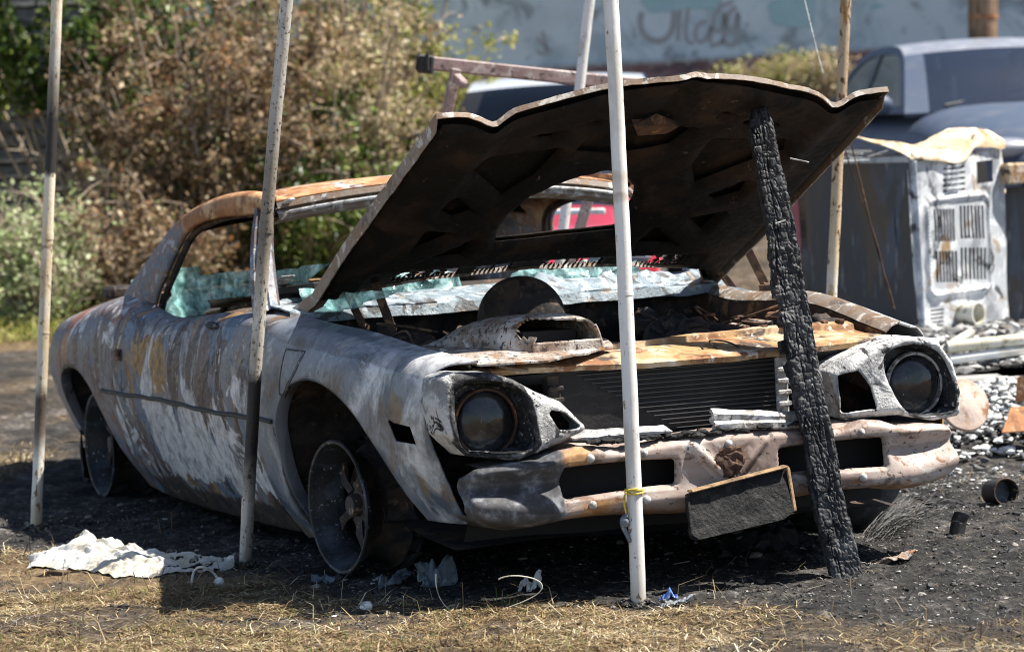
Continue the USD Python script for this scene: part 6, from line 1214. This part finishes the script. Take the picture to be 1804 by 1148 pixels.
for k, (px, py, D, R_, H_, n, m_, lb) in enumerate(((1395, 150, 30.5, .40, .75, 4200, 'leaf_yellow', 'sunlit yellow-green weeds against the brick footing left of the rusty post'), (1455, 150, 30.3, .30, .50, 2600, 'leaf_tan', 'straw-coloured weeds behind the rusty post'), (1290, 150, 31, .35, .36, 1800, 'leaf_yellow', 'low weeds along the brick footing behind the hood peak'), (1345, 150, 31, .25, .55, 1600, 'leaf_tan', 'pale dry weed stalks against the brick footing'), (880, 165, 29, .5, .75, 4000, 'leaf_yellow', 'yellowish weeds beside the silver car'))):
    b = PD(px, py, D); b[2] = height(b[0], b[1]); zt = PD(px, 88 if k < 2 else 112, D)[2]; shrub('weed_clump', lb, 'weeds', b, R_, max(.3, zt-b[2]), n, m_, .05, 40+k, 36)

# ------------------------------------------------------------------ grass, char, ash underfoot
def blades(n, fn, lmin, lmax, w, lift, seed):
    r = np.random.default_rng(seed); P = fn(r, n); n = len(P); an = r.uniform(0, 2*math.pi, n); ln = lmin+(lmax-lmin)*r.random(n)**1.5; el = np.abs(r.normal(size=n))*lift
    h = np.stack([np.cos(an), np.sin(an), 0*an], -1); s = np.stack([-np.sin(an), np.cos(an), 0*an], -1); up = A3([0, 0, 1.])
    m_ = P+h*(ln*.5*np.cos(el))[:, None]+up*(ln*.5*np.sin(el)+.004)[:, None]; t_ = P+h*(ln*np.cos(el*.5))[:, None]+s*(ln*.25*r.normal(size=n))[:, None]+up*(np.maximum(ln*np.sin(el)*.7, .002))[:, None]
    w_ = (w*(.5+r.random(n)))[:, None]; V = np.stack([P-s*w_, P+s*w_, m_-s*w_*.8, m_+s*w_*.8, t_], 1).reshape(-1, 3)
    F = np.array([[0, 1, 3], [0, 3, 2], [2, 3, 4]])[None]+(np.arange(n)*5)[:, None, None]
    return V, F.reshape(-1, 3)
def near(r, n, t0=-1.9, t1=1.9, d0=6.1, d1=8.6, keep=lambda b: 1-b, z0=.002):
    t = r.uniform(t0, t1, n); D = r.uniform(d0, d1, n); x, y = EYE[0]+t*RH[0]+D*DH[0], EYE[1]+t*RH[1]+D*DH[1]; b, g = zones(x, y); k = r.random(n) < keep(b); x, y = x[k], y[k]
    return np.stack([x, y, height(x, y)+z0], -1)
one('dry_grass', blades(190000, lambda r, n: near(r, n, keep=lambda b: np.clip(1.0-1.15*b, 0, 1)**1.3), .015, .085, .0014, .10, 1), 'straw', 'matted dry straw-coloured grass along the near edge', 'grass', kind='stuff', per=5, patch=.35, sc=3.)
one('dead_grass', blades(26000, lambda r, n: near(r, n, d0=6.1, d1=10.5, t0=-2.4, t1=2.2, keep=lambda b: np.clip(.9-.85*b, .03, 1)*.6), .03, .13, .0012, .6, 2), 'straw', 'taller dead grass stalks standing out of the straw and char', 'grass', kind='stuff', per=5, patch=.35, sc=3.)
one('green_grass', blades(5000, lambda r, n: near(r, n, t0=-1.9, t1=.2, d0=6.6, d1=8.6, keep=lambda b: np.clip(.6-b, 0, 1)*.7), .03, .09, .0012, .7, 3), 'green_blade', 'sparse green blades among the straw by the white sheet', 'grass', kind='stuff', per=5, patch=.35, sc=3.)
def left_field(r, n): return near(r, n, t0=-2.7, t1=-1.4, d0=9.3, d1=14., keep=lambda b: np.clip(1-1.1*b, 0, 1))
one('dry_grass', blades(30000, left_field, .03, .12, .002, .35, 5), 'straw', 'dry trampled grass left of the car rear behind the scorched post', 'grass', kind='stuff', per=5, patch=.35, sc=3.)
def meadow(r, n):
    t = r.uniform(-5.5, .2, n); D = r.uniform(17.2, 26, n); x, y = EYE[0]+t*RH[0]+D*DH[0], EYE[1]+t*RH[1]+D*DH[1]; return np.stack([x, y, height(x, y)], -1)
one('meadow_grass', blades(60000, meadow, .06, .26, .005, .9, 6), 'leaf_yellow', 'pale green grass growing round the foot of the shrubs', 'grass', kind='stuff', per=5, patch=.35, sc=3.)
one('char_crumbs', lumps(42000, lambda r, n: near(r, n, t0=-2.4, t1=2.3, d0=6.2, d1=11., keep=lambda b: np.clip(b*1.3-.25, 0, 1), z0=.0), .0012, .0085, 11, .6), 'char_crumb', 'crumbly black char covering the ground round the car', 'char', kind='stuff', per=12)
one('char_clods', lumps(2600, lambda r, n: near(r, n, t0=-2.2, t1=2.3, d0=6.7, d1=11., keep=lambda b: np.clip(b*2-1.1, 0, 1)*.8, z0=.0), .005, .022, 21, .6), 'char_crumb', 'larger black clods and cinders lying on the char', 'char', kind='stuff', per=12)
one('ash_flecks', lumps(3200, lambda r, n: near(r, n, t0=-2.4, t1=2.3, d0=6.3, d1=11., keep=lambda b: np.clip(b, .1, 1), z0=.003), .0015, .009, 12, .3), 'ash_flake', 'pale ash flecks scattered over the char', 'ash', kind='stuff', per=12)
one('ash_fibres', blades(26000, lambda r, n: near(r, n, t0=-2.4, t1=2.3, d0=6.2, d1=11., keep=lambda b: np.clip(b*1.2-.1, 0, 1)), .012, .06, .0011, .12, 8), 'char_crumb', 'burnt grass stems and fibres lying over the char', 'burnt grass', kind='stuff', per=5, patch=.7, sc=4.)
one('soil_clods', cat(*[lumps(130, f_, .003, .013, 70+k, .7) for k, f_ in enumerate(CLODS)]), 'char_crumb', 'dark soil clods pushed up round the feet of the posts', 'soil', kind='stuff', per=12)
# single stalks that stand out
r = np.random.default_rng(5)
for l, lb in (([(878, 1020), (925, 1015), (955, 1035), (876, 1075)], 'long pale dry stem arching over the char before the bumper'), ([(768, 1010), (772, 1045), (790, 1072)], 'upright straw stem standing before the melted plastic lump'), ([(1143, 1050), (1150, 1010), (1215, 988)], 'small dry weed sprig beside the foot of the front post'), ([(1320, 1060), (1308, 1020)], 'thin dead stem standing alone on the char')):
    D = 7.35; th = T('dry_weed', lb, 'weed', PZ(*l[-1])); q0 = PZ(*l[-1]); D = (q0-EYE)@CD; pts = [PD(*q, D) for q in l]
    th.part('stalk', tube(CubicSpline(np.arange(len(l)), A3(pts))(np.linspace(0, len(l)-1, 20)), np.linspace(.0022, .0012, 20), 5), 'pipe_pale', smooth=True)
